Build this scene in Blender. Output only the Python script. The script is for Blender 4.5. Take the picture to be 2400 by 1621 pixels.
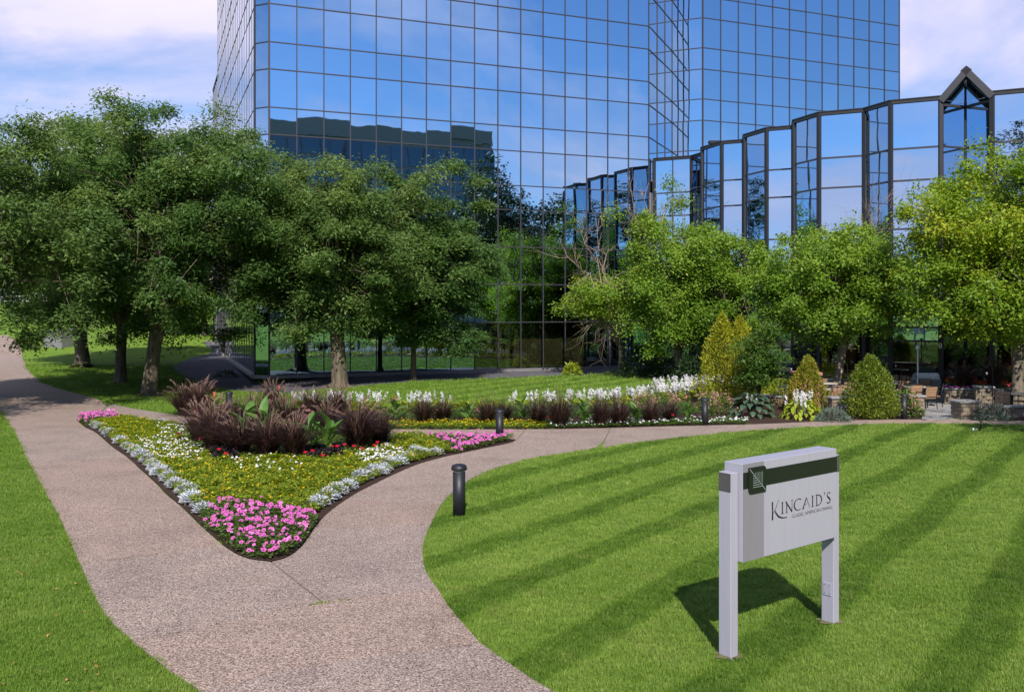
import bpy, math, random
import numpy as np
from mathutils import Vector, Matrix, Euler
from mathutils.geometry import delaunay_2d_cdt

for o in list(bpy.data.objects):
    bpy.data.objects.remove(o, do_unlink=True)
scene = bpy.context.scene
COL = scene.collection
R = math.radians

# ------------------------------------------------------------------ camera
cam_data = bpy.data.cameras.new('camera')
cam = bpy.data.objects.new('camera', cam_data)
COL.objects.link(cam)
cam.location = (0, 0, 4.08)
cam.rotation_euler = (R(90), 0, 0)
cam_data.sensor_fit = 'HORIZONTAL'
cam_data.sensor_width = 36.0
cam_data.lens = 36.0 * 2116 / 2400
cam_data.shift_y = -0.039
cam_data.clip_start = 0.1
cam_data.clip_end = 3000
scene.camera = cam

# ------------------------------------------------------------------ sky with a cloud field, sun, exposure
SUN_EL, SUN_AZ = 41.0, 2.0          # sun stands behind the camera, a touch to the right
world = bpy.data.worlds.new('World')
scene.world = world
world.use_nodes = True
wt = world.node_tree
for n in list(wt.nodes):
    wt.nodes.remove(n)
def wn(t, **kw):
    n = wt.nodes.new(t)
    for k, v in kw.items():
        setattr(n, k, v)
    return n
w_out = wn('ShaderNodeOutputWorld'); w_bg = wn('ShaderNodeBackground')
w_sky = wn('ShaderNodeTexSky', sky_type='NISHITA', sun_disc=False)
w_sky.sun_elevation = R(SUN_EL); w_sky.sun_rotation = R(180 - SUN_AZ)
w_sky.altitude = 300; w_sky.air_density = 1.0; w_sky.dust_density = 0.1; w_sky.ozone_density = 5.0
w_tc = wn('ShaderNodeTexCoord'); w_sep = wn('ShaderNodeSeparateXYZ')
w_add = wn('ShaderNodeMath', operation='ADD'); w_add.inputs[1].default_value = 0.26
w_max = wn('ShaderNodeMath', operation='MAXIMUM'); w_max.inputs[1].default_value = 0.05
w_dx = wn('ShaderNodeMath', operation='DIVIDE'); w_dy = wn('ShaderNodeMath', operation='DIVIDE')
w_com = wn('ShaderNodeCombineXYZ'); w_com.inputs[2].default_value = 476.15
w_n1 = wn('ShaderNodeTexNoise'); w_n1.inputs['Scale'].default_value = 1.0
w_n1.inputs['Detail'].default_value = 9; w_n1.inputs['Roughness'].default_value = 0.56; w_n1.inputs['Distortion'].default_value = 0.35
w_rmp = wn('ShaderNodeValToRGB')
w_rmp.color_ramp.elements[0].position = 0.46; w_rmp.color_ramp.elements[1].position = 0.63
w_mix = wn('ShaderNodeMixRGB'); w_mix.inputs[2].default_value = (6.6, 6.2, 8.4, 1)
L = wt.links.new
L(w_tc.outputs['Generated'], w_sep.inputs[0])
L(w_sep.outputs[2], w_add.inputs[0]); L(w_add.outputs[0], w_max.inputs[0])
L(w_sep.outputs[0], w_dx.inputs[0]); L(w_max.outputs[0], w_dx.inputs[1])
L(w_sep.outputs[1], w_dy.inputs[0]); L(w_max.outputs[0], w_dy.inputs[1])
L(w_dx.outputs[0], w_com.inputs[0]); L(w_dy.outputs[0], w_com.inputs[1])
L(w_com.outputs[0], w_n1.inputs['Vector']); L(w_n1.outputs['Fac'], w_rmp.inputs[0])
w_cc = wn('ShaderNodeValToRGB')       # thin cloud is bluer, thick cloud whiter
w_cc.color_ramp.elements[0].position = 0.5; w_cc.color_ramp.elements[0].color = (0.60, 0.60, 0.86, 1)
w_cc.color_ramp.elements[1].position = 0.72; w_cc.color_ramp.elements[1].color = (0.80, 0.74, 0.93, 1)
w_cs = wn('ShaderNodeMixRGB', blend_type='MULTIPLY'); w_cs.inputs[0].default_value = 1.0; w_cs.inputs[2].default_value = (9.3, 9.3, 9.3, 1)
L(w_n1.outputs['Fac'], w_cc.inputs[0]); L(w_cc.outputs[0], w_cs.inputs[1]); L(w_cs.outputs[0], w_mix.inputs[2])
L(w_rmp.outputs[0], w_mix.inputs[0]); w_wb = wn('ShaderNodeMixRGB', blend_type='MULTIPLY'); w_wb.inputs[0].default_value = 1.0; w_wb.inputs[2].default_value = (1.0, 1.02, 1.13, 1)   # cool white balance of the picture
L(w_sky.outputs[0], w_wb.inputs[1]); L(w_wb.outputs[0], w_mix.inputs[1])
L(w_mix.outputs[0], w_bg.inputs[0]); L(w_bg.outputs[0], w_out.inputs[0])
w_bg.inputs[1].default_value = 0.098

sun_data = bpy.data.lights.new('sun', 'SUN')
sun_data.energy = 4.4
sun_data.angle = R(0.53)
sun_data.color = (1.0, 0.94, 0.86)
sun = bpy.data.objects.new('sun', sun_data)
COL.objects.link(sun)
sd = Vector((math.sin(R(SUN_AZ)) * math.cos(R(SUN_EL)), -math.cos(R(SUN_AZ)) * math.cos(R(SUN_EL)), math.sin(R(SUN_EL))))
sun.rotation_euler = sd.to_track_quat('Z', 'Y').to_euler()
sun.location = (5, -40, 40)

scene.view_settings.view_transform = 'Standard'
scene.view_settings.look = 'None'
scene.view_settings.exposure = 0.42
scene.view_settings.gamma = 1.0
scene.view_settings.use_curve_mapping = False
scene.cycles.max_bounces = 8
scene.cycles.glossy_bounces = 6
scene.cycles.transparent_max_bounces = 10
scene.cycles.diffuse_bounces = 3
scene.cycles.transmission_bounces = 4
scene.cycles.caustics_reflective = False
scene.cycles.caustics_refractive = False

# ------------------------------------------------------------------ helpers
def tag(o, label=None, cat=None, group=None, kind=None):
    if label: o['label'] = label
    if cat: o['category'] = cat
    if group: o['group'] = group
    if kind: o['kind'] = kind
    return o

def empty(name, loc=(0, 0, 0), rz=0.0):
    o = bpy.data.objects.new(name, None)
    o.empty_display_size = 0.2
    COL.objects.link(o)
    o.location = loc
    o.rotation_euler = (0, 0, rz)
    return o

def link(name, me, parent=None, mat=None, loc=None, rot=None):
    o = bpy.data.objects.new(name, me)
    COL.objects.link(o)
    if mat is not None and not me.materials:
        for m in (mat if isinstance(mat, (list, tuple)) else [mat]):
            me.materials.append(m)
    if parent is not None:
        o.parent = parent
    if loc is not None: o.location = loc
    if rot is not None: o.rotation_euler = rot
    return o

def copy_tree(o, parent=None):
    c = o.copy()
    COL.objects.link(c)
    c.parent = parent
    for ch in o.children:
        copy_tree(ch, c)
    return c

class MB:
    """collects polygons, then becomes one mesh"""
    def __init__(s):
        s.v = []; s.f = []; s.m = []; s.smooth = []
    def add(s, vs, fs, mi=0, sm=False):
        b = len(s.v)
        s.v += [tuple(v) for v in vs]
        for f in fs:
            s.f.append([b + i for i in f]); s.m.append(mi); s.smooth.append(sm)
        return s
    def box(s, x0, x1, y0, y1, z0, z1, mi=0, M=None):
        vs = [Vector(p) for p in ((x0, y0, z0), (x1, y0, z0), (x1, y1, z0), (x0, y1, z0), (x0, y0, z1), (x1, y0, z1), (x1, y1, z1), (x0, y1, z1))]
        if M is not None: vs = [M @ v for v in vs]
        return s.add(vs, [(3, 2, 1, 0), (4, 5, 6, 7), (0, 1, 5, 4), (1, 2, 6, 5), (2, 3, 7, 6), (3, 0, 4, 7)], mi)
    def bbox(s, x0, x1, y0, y1, z0, z1, b=0.01, mi=0, M=None):
        """box with chamfered edges"""
        P = []
        for (X, sx) in ((x0, 1), (x1, -1)):
            for (Y, sy) in ((y0, 1), (y1, -1)):
                for (Z, sz) in ((z0, 1), (z1, -1)):
                    P.append((Vector((X + sx * b, Y, Z + 0)) , X, Y, Z, sx, sy, sz))
        vs = []; idx = {}
        for (_, X, Y, Z, sx, sy, sz) in P:
            k = (sx, sy, sz)
            idx[k, 'x'] = len(vs); vs.append(Vector((X, Y + sy * b, Z + sz * b)))
            idx[k, 'y'] = len(vs); vs.append(Vector((X + sx * b, Y, Z + sz * b)))
            idx[k, 'z'] = len(vs); vs.append(Vector((X + sx * b, Y + sy * b, Z)))
        fs = []
        S = (1, -1)
        for a in S:
            q = [idx[(a, p, r), 'x'] for p, r in ((1, 1), (-1, 1), (-1, -1), (1, -1))]; fs.append(q if a < 0 else q[::-1])
            q = [idx[(p, a, r), 'y'] for p, r in ((1, 1), (-1, 1), (-1, -1), (1, -1))]; fs.append(q[::-1] if a < 0 else q)
            q = [idx[(p, r, a), 'z'] for p, r in ((1, 1), (-1, 1), (-1, -1), (1, -1))]; fs.append(q if a < 0 else q[::-1])
        for a in S:
            for c in S:
                fs.append([idx[(a, c, 1), 'x'], idx[(a, c, 1), 'y'], idx[(a, c, -1), 'y'], idx[(a, c, -1), 'x']])
                fs.append([idx[(a, 1, c), 'x'], idx[(a, 1, c), 'z'], idx[(a, -1, c), 'z'], idx[(a, -1, c), 'x']])
                fs.append([idx[(1, a, c), 'y'], idx[(1, a, c), 'z'], idx[(-1, a, c), 'z'], idx[(-1, a, c), 'y']])
                for d in S:
                    pass
        for k in [(a, c, d) for a in S for c in S for d in S]:
            fs.append([idx[k, 'x'], idx[k, 'y'], idx[k, 'z']])
        if M is not None: vs = [M @ v for v in vs]
        return s.add(vs, fs, mi)
    def tube(s, pts, rads, n=6, mi=0, cap=True, sm=True):
        pts = [Vector(p) for p in pts]
        if not isinstance(rads, (list, tuple)): rads = [rads] * len(pts)
        vs = []; fs = []
        for i, p in enumerate(pts):
            d = (pts[min(i + 1, len(pts) - 1)] - pts[max(i - 1, 0)])
            if d.length < 1e-9: d = Vector((0, 0, 1))
            d.normalize()
            a = Vector((1, 0, 0)) if abs(d.x) < 0.8 else Vector((0, 1, 0))
            u = d.cross(a).normalized(); w = d.cross(u)
            for k in range(n):
                t = 2 * math.pi * k / n
                vs.append(p + (u * math.cos(t) + w * math.sin(t)) * rads[i])
        for i in range(len(pts) - 1):
            for k in range(n):
                k2 = (k + 1) % n
                fs.append((i * n + k, i * n + k2, (i + 1) * n + k2, (i + 1) * n + k))
        s.add(vs, fs, mi, sm)
        if cap:
            b = len(s.v) - len(vs)
            s.f.append([b + k for k in range(n)][::-1]); s.m.append(mi); s.smooth.append(False)
            s.f.append([b + (len(pts) - 1) * n + k for k in range(n)]); s.m.append(mi); s.smooth.append(False)
        return s
    def lathe(s, prof, n=16, mi=0, sm=True, c=(0, 0, 0)):
        vs = []; fs = []
        for (r, z) in prof:
            for k in range(n):
                t = 2 * math.pi * k / n
                vs.append((c[0] + r * math.cos(t), c[1] + r * math.sin(t), c[2] + z))
        for i in range(len(prof) - 1):
            for k in range(n):
                k2 = (k + 1) % n
                fs.append((i * n + k, i * n + k2, (i + 1) * n + k2, (i + 1) * n + k))
        s.add(vs, fs, mi, sm)
        return s
    def mesh(s, name):
        me = bpy.data.meshes.new(name)
        me.from_pydata(s.v, [], s.f)
        me.polygons.foreach_set('material_index', s.m)
        me.polygons.foreach_set('use_smooth', s.smooth)
        me.update()
        return me
    def build(s, name, mat, parent=None, loc=None, rot=None):
        return link(name, s.mesh(name), parent, mat, loc, rot)

def quads_mesh(name, V, tint=None, mi=None):
    """V: (N,4,3) array of quads; tint: (N,) per face"""
    V = np.asarray(V, dtype=np.float32)
    N = V.shape[0]
    me = bpy.data.meshes.new(name)
    me.vertices.add(N * 4); me.loops.add(N * 4); me.polygons.add(N)
    me.vertices.foreach_set('co', V.reshape(-1))
    me.loops.foreach_set('vertex_index', np.arange(N * 4, dtype=np.int32))
    me.polygons.foreach_set('loop_start', np.arange(0, N * 4, 4, dtype=np.int32))
    me.polygons.foreach_set('loop_total', np.full(N, 4, dtype=np.int32))
    if mi is not None:
        me.polygons.foreach_set('material_index', np.asarray(mi, dtype=np.int32))
    me.update(calc_edges=True)
    if tint is not None:
        a = me.attributes.new('tint', 'FLOAT', 'FACE')
        a.data.foreach_set('value', np.asarray(tint, dtype=np.float32))
    return me

def norm(a):
    return a / np.maximum(np.linalg.norm(a, axis=-1, keepdims=True), 1e-9)

def kites(P, D, Nn, L, W, k=0.42):
    """kite-shaped leaves: base P, direction D, normal Nn, length L, width W"""
    D = norm(D); S = norm(np.cross(D, Nn)); U = np.cross(S, D)
    L = np.asarray(L)[:, None]; W = np.asarray(W)[:, None]
    mid = P + D * L * k + U * L * 0.05
    return np.stack([P, mid + S * W * .5, P + D * L - U * L * 0.07, mid - S * W * .5], axis=1)

ORD = ['first', 'second', 'third', 'fourth', 'fifth', 'sixth', 'seventh', 'eighth', 'ninth', 'tenth', 'eleventh', 'twelfth', 'thirteenth',
       'fourteenth', 'fifteenth', 'sixteenth', 'seventeenth', 'eighteenth', 'nineteenth', 'twentieth', 'twenty-first', 'twenty-second',
       'twenty-third', 'twenty-fourth', 'twenty-fifth', 'twenty-sixth', 'twenty-seventh', 'twenty-eighth', 'twenty-ninth', 'thirtieth']

# ------------------------------------------------------------------ terrain height
def zt(x, y):
    x = np.asarray(x, dtype=float); y = np.asarray(y, dtype=float)
    z = np.interp(y, [-400, -30, 0, 8, 15.6, 23, 30, 40, 500], [0.95, 0.95, 0.86, 0.66, 0.47, 0.30, 0.14, 0.0, 0.0])
    z = z - 0.42 * np.exp(-((x + 16.5) ** 2 / 22 + (y - 47) ** 2 / 130))
    rise = np.clip((y - 62) / 60, 0, 1)
    rise = rise * rise * (3 - 2 * rise)
    left = np.clip((-x - 12) / 14, 0, 1)
    z = z + 4.6 * rise * left
    z = z + 0.03 * np.sin(x * 0.35 + 1.3) * np.sin(y * 0.31)
    return z

def gz(p):
    return float(zt(p[0], p[1]))

# ------------------------------------------------------------------ materials
MAT = {}
def nmat(name):
    m = bpy.data.materials.new(name)
    m.use_nodes = True
    t = m.node_tree
    b = t.nodes['Principled BSDF']
    MAT[name] = m
    return m, t, b
def nd(t, typ, ins=None, **kw):
    n = t.nodes.new(typ)
    for k, v in kw.items(): setattr(n, k, v)
    for k, v in (ins or {}).items(): n.inputs[k].default_value = v
    return n
def ramp(t, stops, interp='LINEAR'):
    n = t.nodes.new('ShaderNodeValToRGB')
    e = n.color_ramp.elements
    while len(e) < len(stops): e.new(0.5)
    for i, (p, c) in enumerate(stops):
        e[i].position = p; e[i].color = (*c, 1) if len(c) == 3 else c
    n.color_ramp.interpolation = interp
    return n

def plain(name, col, rough=0.6, metal=0.0, noise=0.12, nscale=6.0, bump=0.0, spec=0.5):
    """one colour with gentle uneven wear"""
    m, t, b = nmat(name)
    pos = nd(t, 'ShaderNodeTexCoord')
    n = nd(t, 'ShaderNodeTexNoise', {'Scale': nscale, 'Detail': 6, 'Roughness': 0.65})
    t.links.new(pos.outputs['Object'], n.inputs['Vector'])
    r = ramp(t, [(0.3, tuple(c * (1 - noise) for c in col)), (0.7, tuple(min(1, c * (1 + noise)) for c in col))])
    t.links.new(n.outputs['Fac'], r.inputs[0]); t.links.new(r.outputs[0], b.inputs['Base Color'])
    b.inputs['Roughness'].default_value = rough; b.inputs['Metallic'].default_value = metal
    b.inputs['Specular IOR Level'].default_value = spec
    if bump:
        bp = nd(t, 'ShaderNodeBump', {'Strength': bump, 'Distance': 0.01})
        t.links.new(n.outputs['Fac'], bp.inputs['Height']); t.links.new(bp.outputs[0], b.inputs['Normal'])
    return m

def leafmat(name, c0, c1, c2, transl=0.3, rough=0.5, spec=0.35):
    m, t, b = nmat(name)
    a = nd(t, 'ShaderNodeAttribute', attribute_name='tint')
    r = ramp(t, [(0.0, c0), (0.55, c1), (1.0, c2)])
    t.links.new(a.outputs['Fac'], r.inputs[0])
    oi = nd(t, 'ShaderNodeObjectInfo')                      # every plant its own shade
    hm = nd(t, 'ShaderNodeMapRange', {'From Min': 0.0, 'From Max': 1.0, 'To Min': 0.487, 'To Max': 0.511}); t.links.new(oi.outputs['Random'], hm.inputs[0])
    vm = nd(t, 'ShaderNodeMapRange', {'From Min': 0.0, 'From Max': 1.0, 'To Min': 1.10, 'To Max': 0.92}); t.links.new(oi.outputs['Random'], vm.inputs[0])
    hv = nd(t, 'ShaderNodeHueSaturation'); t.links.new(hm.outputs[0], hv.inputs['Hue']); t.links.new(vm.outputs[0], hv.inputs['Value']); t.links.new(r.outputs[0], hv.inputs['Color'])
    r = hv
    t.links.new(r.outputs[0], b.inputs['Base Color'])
    b.inputs['Roughness'].default_value = rough; b.inputs['Specular IOR Level'].default_value = spec
    tr = nd(t, 'ShaderNodeBsdfTranslucent')
    hs = nd(t, 'ShaderNodeHueSaturation', {'Hue': 0.485, 'Saturation': 1.1, 'Value': 1.35})
    t.links.new(r.outputs[0], hs.inputs['Color']); t.links.new(hs.outputs[0], tr.inputs[0])
    mx = nd(t, 'ShaderNodeMixShader', {0: transl})
    t.links.new(b.outputs[0], mx.inputs[1]); t.links.new(tr.outputs[0], mx.inputs[2])
    t.links.new(mx.outputs[0], t.nodes['Material Output'].inputs[0])
    return m

# mirror glass: blue-grey coated panes, slightly wavy
def glassmat(name, tint, see=0.0):
    m, t, b = nmat(name)
    pos = nd(t, 'ShaderNodeNewGeometry')
    mp = nd(t, 'ShaderNodeMapping', {'Scale': (0.55, 0.55, 0.42)})
    n = nd(t, 'ShaderNodeTexNoise', {'Scale': 1.0, 'Detail': 1.5, 'Roughness': 0.45})
    t.links.new(pos.outputs['Position'], mp.inputs[0]); t.links.new(mp.outputs[0], n.inputs['Vector'])
    bp = nd(t, 'ShaderNodeBump', {'Strength': 0.05, 'Distance': 0.12})
    t.links.new(n.outputs['Fac'], bp.inputs['Height'])
    oi = nd(t, 'ShaderNodeObjectInfo')
    r = ramp(t, [(0, tuple(c * 0.93 for c in tint)), (1, tuple(c * 1.04 for c in tint))])
    t.links.new(oi.outputs['Random'], r.inputs[0]); t.links.new(r.outputs[0], b.inputs['Base Color'])
    b.inputs['Metallic'].default_value = 1.0; b.inputs['Roughness'].default_value = 0.012
    t.links.new(bp.outputs[0], b.inputs['Normal'])
    if see:
        tr = nd(t, 'ShaderNodeBsdfTransparent', {0: (0.86, 0.88, 0.80, 1)})
        mx = nd(t, 'ShaderNodeMixShader', {0: see})
        t.links.new(b.outputs[0], mx.inputs[1]); t.links.new(tr.outputs[0], mx.inputs[2])
        t.links.new(mx.outputs[0], t.nodes['Material Output'].inputs[0])
    return m
glassmat('mirror_glass', (0.40, 0.585, 0.74))
glassmat('shop_glass', (0.32, 0.38, 0.37), see=0.44)
glassmat('wing_glass', (0.40, 0.57, 0.73))
glassmat('far_glass', (0.09, 0.115, 0.125))
plain('mullion', (0.040, 0.038, 0.048), 0.5, 0.1, 0.10, 3.0)
plain('frame_dark', (0.013, 0.013, 0.018), 0.55, 0.0, 0.15, 2.0)
plain('lit_side_mullion', (0.19, 0.175, 0.195), 0.4, 0.4, 0.1, 3.0)  # paler mullion for the side face: sunlight and sky reflection put into the colour
plain('sill', (0.20, 0.19, 0.20), 0.5, 0.2, 0.15, 2.0)
plain('roofing', (0.12, 0.12, 0.12), 0.9)
plain('interior_wall', (0.62, 0.56, 0.34), 0.8)
plain('concrete', (0.36, 0.35, 0.335), 0.85, 0, 0.14, 5.0, 0.25)
plain('concrete_dark', (0.17, 0.17, 0.175), 0.85, 0, 0.14, 3.0, 0.2)
def streaked(name, col):
    m, t, b = nmat(name)
    tc = nd(t, 'ShaderNodeTexCoord'); mp = nd(t, 'ShaderNodeMapping', {'Scale': (22, 22, 1.1)})
    n = nd(t, 'ShaderNodeTexNoise', {'Scale': 1.0, 'Detail': 5, 'Roughness': 0.6}); t.links.new(tc.outputs['Object'], mp.inputs[0]); t.links.new(mp.outputs[0], n.inputs['Vector'])
    r1 = ramp(t, [(0.3, tuple(c * 0.95 for c in col)), (0.6, col), (0.75, tuple(c * 1.03 for c in col))]); t.links.new(n.outputs['Fac'], r1.inputs[0])
    n2 = nd(t, 'ShaderNodeTexNoise', {'Scale': 7.0, 'Detail': 9, 'Roughness': 0.75}); t.links.new(tc.outputs['Object'], n2.inputs['Vector'])
    r2 = ramp(t, [(0.62, (1, 1, 1)), (0.72, (0.92, 0.91, 0.90))]); t.links.new(n2.outputs['Fac'], r2.inputs[0])
    mx = nd(t, 'ShaderNodeMixRGB', {0: 1.0}, blend_type='MULTIPLY'); t.links.new(r1.outputs[0], mx.inputs[1]); t.links.new(r2.outputs[0], mx.inputs[2])
    t.links.new(mx.outputs[0], b.inputs['Base Color'])
    rr = ramp(t, [(0.3, (0.32, 0.32, 0.32)), (0.7, (0.55, 0.55, 0.55))]); t.links.new(n2.outputs['Fac'], rr.inputs[0]); t.links.new(rr.outputs[0], b.inputs['Roughness'])
streaked('sign_paint', (0.36, 0.352, 0.415))
streaked('sign_grey', (0.225, 0.212, 0.24))
plain('dry_soil', (0.16, 0.125, 0.07), 0.95, 0, 0.35, 30.0, 0.8)
plain('sign_band', (0.010, 0.0135, 0.011), 0.38, 0.0, 0.1, 4.0)
plain('sign_post_band', (0.075, 0.07, 0.072), 0.5, 0.0, 0.1, 4.0)
plain('sign_line', (0.30, 0.36, 0.34), 0.4)
plain('letter_ink', (0.012, 0.010, 0.018), 0.5)
plain('letter_white', (0.72, 0.72, 0.72), 0.5)
plain('bollard_paint', (0.012, 0.013, 0.018), 0.5, 0.0, 0.15, 8.0)
plain('bollard_light', (0.50, 0.48, 0.43), 0.35)
plain('black_metal', (0.018, 0.018, 0.02), 0.4, 0.3)
plain('grey_metal', (0.32, 0.33, 0.34), 0.4, 0.6)
plain('chair_sling', (0.30, 0.175, 0.10), 0.7, 0, 0.1, 12.0)
plain('table_top', (0.42, 0.37, 0.31), 0.5)
plain('patio_stone', (0.22, 0.175, 0.125), 0.85, 0, 0.22, 4.0, 0.5)
plain('cap_stone', (0.27, 0.265, 0.26), 0.8, 0, 0.15, 4.0, 0.3)
plain('pink_stone', (0.40, 0.20, 0.155), 0.8, 0, 0.2, 5.0, 0.4)
plain('far_wall', (0.52, 0.43, 0.37), 0.8)
plain('dark_facade', (0.20, 0.215, 0.22), 0.6)
plain('asphalt', (0.10, 0.10, 0.105), 0.9)
plain('white_metal', (0.75, 0.75, 0.75), 0.4)
plain('umbrella_red', (0.17, 0.010, 0.012), 0.8)
plain('leaf_litter', (0.33, 0.17, 0.06), 0.8, 0, 0.3)
plain('paving', (0.30, 0.29, 0.285), 0.85, 0, 0.15, 4.0, 0.3)

def bark(name, c0, c1):
    m, t, b = nmat(name)
    tc = nd(t, 'ShaderNodeTexCoord')
    mp = nd(t, 'ShaderNodeMapping', {'Scale': (9, 9, 1.6)})
    n = nd(t, 'ShaderNodeTexNoise', {'Scale': 1.0, 'Detail': 8, 'Roughness': 0.7})
    t.links.new(tc.outputs['Object'], mp.inputs[0]); t.links.new(mp.outputs[0], n.inputs['Vector'])
    r = ramp(t, [(0.35, c0), (0.68, c1)])
    t.links.new(n.outputs['Fac'], r.inputs[0]); t.links.new(r.outputs[0], b.inputs['Base Color'])
    bp = nd(t, 'ShaderNodeBump', {'Strength': 0.9, 'Distance': 0.05})
    t.links.new(n.outputs['Fac'], bp.inputs['Height']); t.links.new(bp.outputs[0], b.inputs['Normal'])
    b.inputs['Roughness'].default_value = 0.9
    return m
bark('bark', (0.045, 0.034, 0.024), (0.19, 0.155, 0.10))
bark('bark_grey', (0.08, 0.062, 0.045), (0.27, 0.22, 0.165))
bark('dead_wood', (0.20, 0.145, 0.11), (0.40, 0.31, 0.25))

# aggregate path: pebbles of mixed tan, pink-grey and dark stone
def aggregate():
    m, t, b = nmat('aggregate')
    g = nd(t, 'ShaderNodeNewGeometry')
    v = nd(t, 'ShaderNodeTexVoronoi', {'Scale': 82.0, 'Randomness': 1.0})
    t.links.new(g.outputs['Position'], v.inputs['Vector'])
    sep = nd(t, 'ShaderNodeSeparateColor'); t.links.new(v.outputs['Color'], sep.inputs[0])
    r = ramp(t, [(0.0, (0.048, 0.035, 0.031)), (0.2, (0.175, 0.125, 0.102)), (0.45, (0.295, 0.220, 0.182)), (0.72, (0.375, 0.290, 0.242)), (1.0, (0.58, 0.48, 0.405))])
    t.links.new(sep.outputs[0], r.inputs[0])
    oi = nd(t, 'ShaderNodeObjectInfo')
    tr = ramp(t, [(0.0, (0.95, 0.95, 0.97)), (0.4, (1.0, 0.99, 0.985)), (0.7, (0.98, 0.93, 0.90)), (1.0, (1.04, 0.99, 0.95))])
    t.links.new(oi.outputs['Random'], tr.inputs[0])
    mx = nd(t, 'ShaderNodeMixRGB', {0: 1.0}, blend_type='MULTIPLY')
    t.links.new(r.outputs[0], mx.inputs[1]); t.links.new(tr.outputs[0], mx.inputs[2])
    n = nd(t, 'ShaderNodeTexNoise', {'Scale': 0.9, 'Detail': 5, 'Roughness': 0.6}); t.links.new(g.outputs['Position'], n.inputs['Vector'])
    nr = ramp(t, [(0.25, (0.78, 0.77, 0.76)), (0.5, (0.98, 0.98, 0.98)), (0.75, (1.12, 1.10, 1.09))]); t.links.new(n.outputs['Fac'], nr.inputs[0])
    m2 = nd(t, 'ShaderNodeMixRGB', {0: 1.0}, blend_type='MULTIPLY')
    t.links.new(mx.outputs[0], m2.inputs[1]); t.links.new(nr.outputs[0], m2.inputs[2])
    t.links.new(m2.outputs[0], b.inputs['Base Color'])
    bp = nd(t, 'ShaderNodeBump', {'Strength': 0.6, 'Distance': 0.006}, invert=True)
    t.links.new(v.outputs['Distance'], bp.inputs['Height']); t.links.new(bp.outputs[0], b.inputs['Normal'])
    b.inputs['Roughness'].default_value = 0.85
aggregate()

def groundmat(name, stops, scale, bump, scale2=1.2, dist=0.03):
    m, t, b = nmat(name)
    g = nd(t, 'ShaderNodeNewGeometry')
    n = nd(t, 'ShaderNodeTexNoise', {'Scale': scale, 'Detail': 8, 'Roughness': 0.75})
    t.links.new(g.outputs['Position'], n.inputs['Vector'])
    r = ramp(t, stops); t.links.new(n.outputs['Fac'], r.inputs[0])
    n2 = nd(t, 'ShaderNodeTexNoise', {'Scale': scale2, 'Detail': 4, 'Roughness': 0.6}); t.links.new(g.outputs['Position'], n2.inputs['Vector'])
    r2 = ramp(t, [(0.3, (0.8, 0.8, 0.8)), (0.7, (1.12, 1.12, 1.12))]); t.links.new(n2.outputs['Fac'], r2.inputs[0])
    mx = nd(t, 'ShaderNodeMixRGB', {0: 1.0}, blend_type='MULTIPLY')
    t.links.new(r.outputs[0], mx.inputs[1]); t.links.new(r2.outputs[0], mx.inputs[2])
    t.links.new(mx.outputs[0], b.inputs['Base Color'])
    bp = nd(t, 'ShaderNodeBump', {'Strength': bump, 'Distance': dist})
    t.links.new(n.outputs['Fac'], bp.inputs['Height']); t.links.new(bp.outputs[0], b.inputs['Normal'])
    b.inputs['Roughness'].default_value = 0.95; b.inputs['Specular IOR Level'].default_value = 0.15
groundmat('mulch', [(0.3, (0.018, 0.010, 0.008)), (0.5, (0.055, 0.032, 0.025)), (0.72, (0.14, 0.09, 0.07))], 34, 1.0)
groundmat('gravel', [(0.32, (0.045, 0.043, 0.05)), (0.5, (0.12, 0.115, 0.13)), (0.7, (0.24, 0.23, 0.25))], 26, 0.8)

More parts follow.
